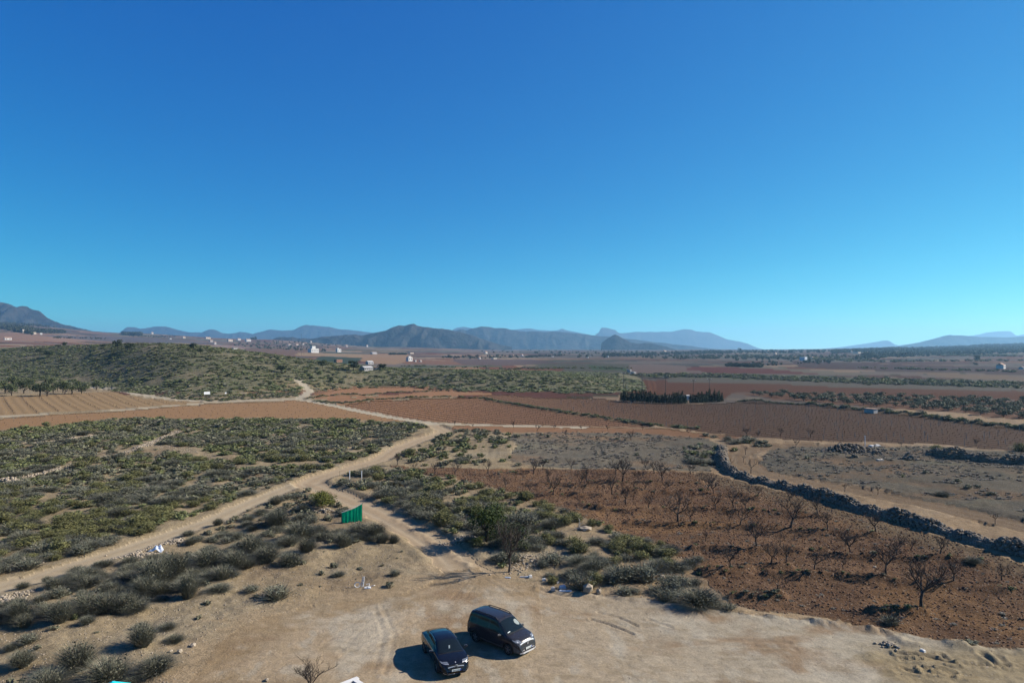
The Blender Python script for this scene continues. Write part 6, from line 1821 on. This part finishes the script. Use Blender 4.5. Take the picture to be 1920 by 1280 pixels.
def star_badge(parent, c, r, tilt):
    """three-pointed star in a ring, facing forward"""
    mb = MB()
    pts = [(0, r * math.cos(a), r * math.sin(a)) for a in np.linspace(0, 2 * math.pi, 19)]
    mb.tube(pts, r * .12, 5, caps=False)
    for k in range(3):
        a = math.pi / 2 + k * 2 * math.pi / 3
        p, q = -math.sin(a) * r * .16, math.cos(a) * r * .16
        mb.add([(.012, 0, 0), (0, p, q), (0, r * .95 * math.cos(a), r * .95 * math.sin(a)), (0, -p, -q)], [(0, 1, 2), (0, 2, 3)])
    return mb.build('badge', CHROME, parent, loc=c, rot=(0, tilt, 0))

# --- black saloon
def black_car():
    th = R(22)
    rz = math.atan2(-math.cos(th), math.sin(th))
    cx, cy = -3.92, 39.85
    e = empty('black_car', (cx, cy, gz(cx, cy) + .0), rz, 'glossy black car with a star badge, its sloping roof facing the grey van', 'car')
    L = 2.315
    S_ = CarShape(
        top=[(-L, .62), (-L + .05, .92), (-L + .16, 1.03), (-2.0, 1.08), (-1.72, 1.17), (-1.2, 1.335), (-.6, 1.42), (-.1, 1.435), (.3, 1.40), (.55, 1.33), (.95, 1.12), (1.28, .965), (1.5, .93), (1.85, .86), (2.08, .78), (2.17, .72), (2.22, .62), (2.27, .50), (2.30, .40), (L, .33)],
        wid=[(-L, .60), (-L + .08, .76), (-2.0, .86), (-1.5, .885), (0, .89), (1.4, .89), (1.85, .86), (2.1, .77), (2.22, .66), (L, .52)],
        roofw=[(-L, .50), (-2.0, .60), (-1.5, .56), (-.8, .57), (.0, .60), (.5, .62), (.95, .69), (1.28, .76), (1.6, .76), (2.0, .66), (2.2, .56), (L, .40)],
        belt=[(-L, .84), (-1.9, .96), (-1.2, .965), (.2, .92), (1.2, .885), (1.6, .85), (2.0, .74), (2.2, .58), (L, .30)],
        zb=[(-L, .36), (-1.9, .24), (-1.3, .21), (1.3, .21), (1.9, .20), (2.2, .19), (L, .20)])
    xs = np.concatenate([np.linspace(-L, -2.0, 8), np.linspace(-1.94, 1.9, 66), np.linspace(1.95, 2.17, 8), np.linspace(2.19, L, 8)])
    ar = [(1.36, .325, .375), (-1.34, .325, .375)]
    b = S_.body(xs, ar, 'body', BLACKP, e)
    MB().box((0, 0, .42), (3.9, 1.42, .4)).build('underbody', BLACKT, e)
    S_.patch('windscreen', GLASSW, e, .48, 1.24, 5.18, 7, both=True, shape=lambda r: (.44 + .12 * abs(2 * r - 1) ** 2, 1.27 - .10 * abs(2 * r - 1) ** 2))
    S_.patch('rear_window', GLASS, e, -1.85, -1.25, 5.3, 7, both=True)
    rp = S_.patch('roof_panel', BLACKP, e, -1.1, .36, 5.35, 7, both=True, off=.003, nx=14)
    for sd in (1, -1):
        fx = lambda r: (-.28, .98 - .62 * r)
        S_.patch('front_side_window', GLASS, e, 0, 1, 3.12, 4.85, sd, shape=lambda r: (-.24, .86 - .52 * r ** 1.1))
        S_.patch('rear_side_window', GLASS, e, 0, 1, 3.12, 4.85, sd, shape=lambda r: (-1.55 + .45 * r ** .9, -.30))
        S_.patch('window_trim', CHROME, e, -1.62, .92, 3.0, 3.10, sd, .008, 24, 1)
        S_.patch('upper_window_trim', CHROME, e, -1.15, .33, 4.86, 4.95, sd, .008, 16, 1)
        S_.patch('sill', BLACKT, e, -.92, .94, 0.0, .35, sd, .01, 10, 2)
        S_.patch('door_handle', CHROME, e, -.42, -.22, 2.45, 2.55, sd, .02, 3, 1); S_.patch('door_handle', CHROME, e, -1.22, -1.02, 2.5, 2.6, sd, .02, 3, 1)
        S_.patch('door_line', BLACKT, e, -.285, -.270, .4, 3.0, sd, .002, 1, 10); S_.patch('door_line', BLACKT, e, .90, .915, .4, 3.0, sd, .002, 1, 10)
        hl = S_.patch('headlight', LAMP, e, 0, 1, 3.35, 5.9, sd, .008, 10, 8, shape=lambda r: (1.80 + .20 * r, 1.98 + .19 * r))
        S_.patch('lamp_rim', CHROME, hl, 0, 1, 3.35, 5.9, sd, .013, 2, 8, shape=lambda r: (1.955 + .19 * r, 1.985 + .19 * r))
        S_.patch('air_intake', BLACKT, e, 2.10, 2.27, 1.4, 2.6, sd, .008, 6, 4)
        S_.patch('intake_trim', CHROME, e, 2.16, 2.29, .95, 1.2, sd, .014, 6, 1)
        S_.patch('tail_light', TAIL, e, -2.29, -2.05, 2.6, 3.5, sd, .008)
        mirror(e, .83, sd * .93, .97, BLACKP, sd)
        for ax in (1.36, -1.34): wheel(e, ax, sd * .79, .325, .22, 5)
    S_.patch('bonnet', BLACKP, e, 1.36, 2.10, 5.2, 7, both=True, off=.004, nx=12)
    S_.patch('wiper_cowl', BLACKT, e, 1.255, 1.33, 5.1, 7, both=True, off=.006, nx=2)
    gr = S_.patch('grille', BLACKT, e, 2.195, 2.285, 5.3, 7, both=True, off=.006, nx=6)
    for sd in (1, -1): S_.patch('grille_bar', CHROME, gr, 2.226, 2.243, 5.4, 6.78, sd, .018, 2, 6)
    star_badge(e, (2.275, 0, .60), .095, .35)
    MB().tube([(2.135, 0, .765), (2.14, 0, .772)], .035, 10).build('bonnet_emblem', CHROME, e)
    plate(e, 2.335, .42)
    MB().box((1.02, -.02, 1.13), (.03, .07, .22)).build('windscreen_sticker', PLATE, e)
    return e
black_car()

# --- grey van with seats
def grey_van():
    th = R(48)
    rz = math.atan2(-math.cos(th), math.sin(th))
    cx, cy = -.64, 42.08
    e = empty('grey_van', (cx, cy, gz(cx, cy)), rz, 'tall dark grey family van with roof rails and grey lower bumpers', 'van')
    L = 2.19
    S_ = CarShape(
        top=[(-L, 1.0), (-L + .03, 1.35), (-L + .10, 1.62), (-L + .2, 1.74), (-1.6, 1.80), (-.6, 1.815), (.0, 1.80), (.30, 1.755), (.48, 1.66), (1.0, 1.28), (1.22, 1.13), (1.4, 1.08), (1.75, .99), (1.95, .90), (2.03, .82), (2.08, .70), (2.12, .56), (2.16, .45), (L, .36)],
        wid=[(-L, .80), (-L + .1, .86), (-1.8, .90), (0, .905), (1.3, .905), (1.7, .885), (1.95, .82), (2.1, .72), (L, .58)],
        roofw=[(-L, .58), (-1.9, .64), (-1.0, .66), (0, .66), (.4, .67), (1.0, .74), (1.25, .80), (1.6, .78), (1.9, .68), (2.08, .58), (L, .44)],
        belt=[(-L, 1.02), (-1.9, 1.10), (-.4, 1.08), (.4, 1.02), (1.2, 1.0), (1.6, .94), (1.9, .80), (2.08, .64), (L, .33)],
        zb=[(-L, .40), (-1.9, .28), (-1.4, .24), (1.3, .24), (1.9, .23), (2.1, .22), (L, .24)])
    xs = np.concatenate([np.linspace(-L, -1.95, 8), np.linspace(-1.9, 1.8, 64), np.linspace(1.84, 2.03, 8), np.linspace(2.05, L, 8)])
    ar = [(1.33, .325, .39), (-1.40, .325, .39)]
    S_.body(xs, ar, 'body', GREYP, e)
    MB().box((0, 0, .45), (3.7, 1.44, .42)).build('underbody', BLACKT, e)
    ws = S_.patch('windscreen', GLASSW, e, .46, 1.18, 5.15, 7, both=True, shape=lambda r: (.42 + .06 * abs(2 * r - 1) ** 2, 1.20 - .07 * abs(2 * r - 1) ** 2))
    S_.patch('painted_sunlit_seat', SEAT_SUN, ws, 0, 1, 5.35, 6.35, 1, .012, 10, 8, shape=lambda r: (.60 + .16 * (1 - math.sin(math.pi * r) ** .5) , .95 - .14 * (1 - math.sin(math.pi * r) ** .5)))  # sun on the seat painted as a pale patch over the windscreen
    S_.patch('dashboard_paper', PLATE, ws, 1.08, 1.12, 5.5, 6.1, -1, .012, 2, 5)
    S_.patch('wiper_cowl', BLACKT, e, 1.17, 1.27, 5.1, 7, both=True, off=.006, nx=2)
    S_.patch('bonnet', GREYP, e, 1.30, 1.93, 5.25, 7, both=True, off=.004, nx=10)
    S_.patch('roof_panel', GREYP, e, -1.85, .30, 5.4, 7, both=True, off=.004, nx=14)
    for sd in (1, -1):
        S_.patch('front_side_window', GLASS, e, 0, 1, 3.12, 4.8, sd, shape=lambda r: (-.22, .80 - .44 * r ** 1.1))
        S_.patch('rear_side_window', GLASS, e, 0, 1, 3.14, 4.8, sd, shape=lambda r: (-1.28, -.36))
        S_.patch('quarter_window', GLASS, e, 0, 1, 3.18, 4.75, sd, shape=lambda r: (-1.98 + .06 * r, -1.36))
        S_.patch('side_cladding', PLASTIC, e, -.98, .92, .35, 1.05, sd, .014, 16, 4)
        S_.patch('sill', BLACKT, e, -.98, .92, 0.0, .35, sd, .01, 10, 2)
        S_.patch('door_handle', BLACKT, e, -.16, .02, 2.5, 2.62, sd, .022, 3, 1); S_.patch('door_handle', BLACKT, e, -.62, -.42, 2.5, 2.62, sd, .022, 3, 1)
        S_.patch('door_line', BLACKT, e, -.295, -.28, .5, 4.8, sd, .002, 1, 12); S_.patch('door_line', BLACKT, e, .885, .90, .5, 3.0, sd, .002, 1, 10)
        S_.patch('slide_rail', BLACKT, e, -1.9, -.95, 2.55, 2.62, sd, .006, 8, 1)
        hl = S_.patch('headlight', LAMP, e, 0, 1, 3.3, 5.75, sd, .009, 10, 8, shape=lambda r: (1.62 + .20 * r, 1.88 + .15 * r))
        S_.patch('lamp_bulb', CHROME, hl, 1.86, 1.94, 4.6, 5.2, sd, .014, 3, 3)
        S_.patch('fog_lamp', LAMP, e, 2.02, 2.08, 4.6, 5.2, sd, .012, 3, 3)
        S_.patch('bumper_cladding', PLASTIC, e, 1.76, 2.15, .1, 2.1, sd, .014, 10, 6)
        S_.patch('rear_cladding', PLASTIC, e, -2.18, -1.82, .2, 1.2, sd, .014, 8, 4)
        S_.patch('tail_light', TAIL, e, -2.185, -2.06, 3.1, 4.6, sd, .01, 4, 8)
        mirror(e, .80, sd * .95, 1.08, BLACKT, sd)
        rl = MB()
        pts = [S_.pt(x, 5.25, sd) + Vector((0, 0, .07 if 0 < i < 10 else .0)) for i, x in enumerate(np.linspace(-1.75, .28, 11))]
        rl.tube(pts, .026, 6)
        for x in (-1.6, -.7, .12): rl.tube([S_.pt(x, 5.25, sd) - Vector((0, 0, .02)), S_.pt(x, 5.25, sd) + Vector((0, 0, .07))], .03, 6)
        rl.build('roof_rail', BLACKT, e, True)
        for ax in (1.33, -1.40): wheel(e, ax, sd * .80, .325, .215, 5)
        for ax in (1.33, -1.40):
            mb = MB()
            arcp = [(ax + .405 * math.cos(a), sd * .895, .325 + .405 * math.sin(a)) for a in np.linspace(-.15, math.pi + .15, 15)]
            mb.tube(arcp, .03, 5); mb.build('arch_trim', BLACKT, e)
    gr = S_.patch('grille', BLACKT, e, 2.06, 2.11, 5.2, 7, both=True, off=.008, nx=5)
    S_.patch('grille_bar', CHROME, gr, 2.035, 2.058, 5.15, 7, both=True, off=.014, nx=2)
    lw = S_.patch('lower_grille', BLACKT, e, 2.125, 2.17, 4.6, 7, both=True, off=.008, nx=5)
    MB().box((2.17, 0, .245), (.09, 1.02, .075), 0, .9).box((2.14, .58, .26), (.09, .22, .07), .5).box((2.14, -.58, .26), (.09, .22, .07), -.5).build('skid_plate', SKID, e)
    # upright animal emblem as a small chrome silhouette
    sil = [(-.05, -.09), (-.02, -.09), (-.01, -.03), (.02, -.02), (.03, -.09), (.06, -.09), (.05, 0), (.04, .05), (.06, .09), (.03, .10), (.0, .07), (-.04, .09), (-.05, .05), (-.02, .03), (-.05, .0), (-.03, -.03)]
    V = [(0, a, b) for a, b in sil] + [(-.02, a, b) for a, b in sil]
    n = len(sil)
    MB().add(V, [tuple(range(n)), tuple(range(2 * n - 1, n - 1, -1))] + [(i, (i + 1) % n, n + (i + 1) % n, n + i) for i in range(n)]).build('badge', CHROME, e, loc=(2.125, 0, .66), rot=(0, .25, 0))
    plate(e, 2.215, .46)
    MB().tube([(.25, 0, 1.78), (.22, 0, 1.84), (.12, 0, 2.02)], [.02, .012, .006], 5).build('aerial', BLACKT, e)
    return e
grey_van()
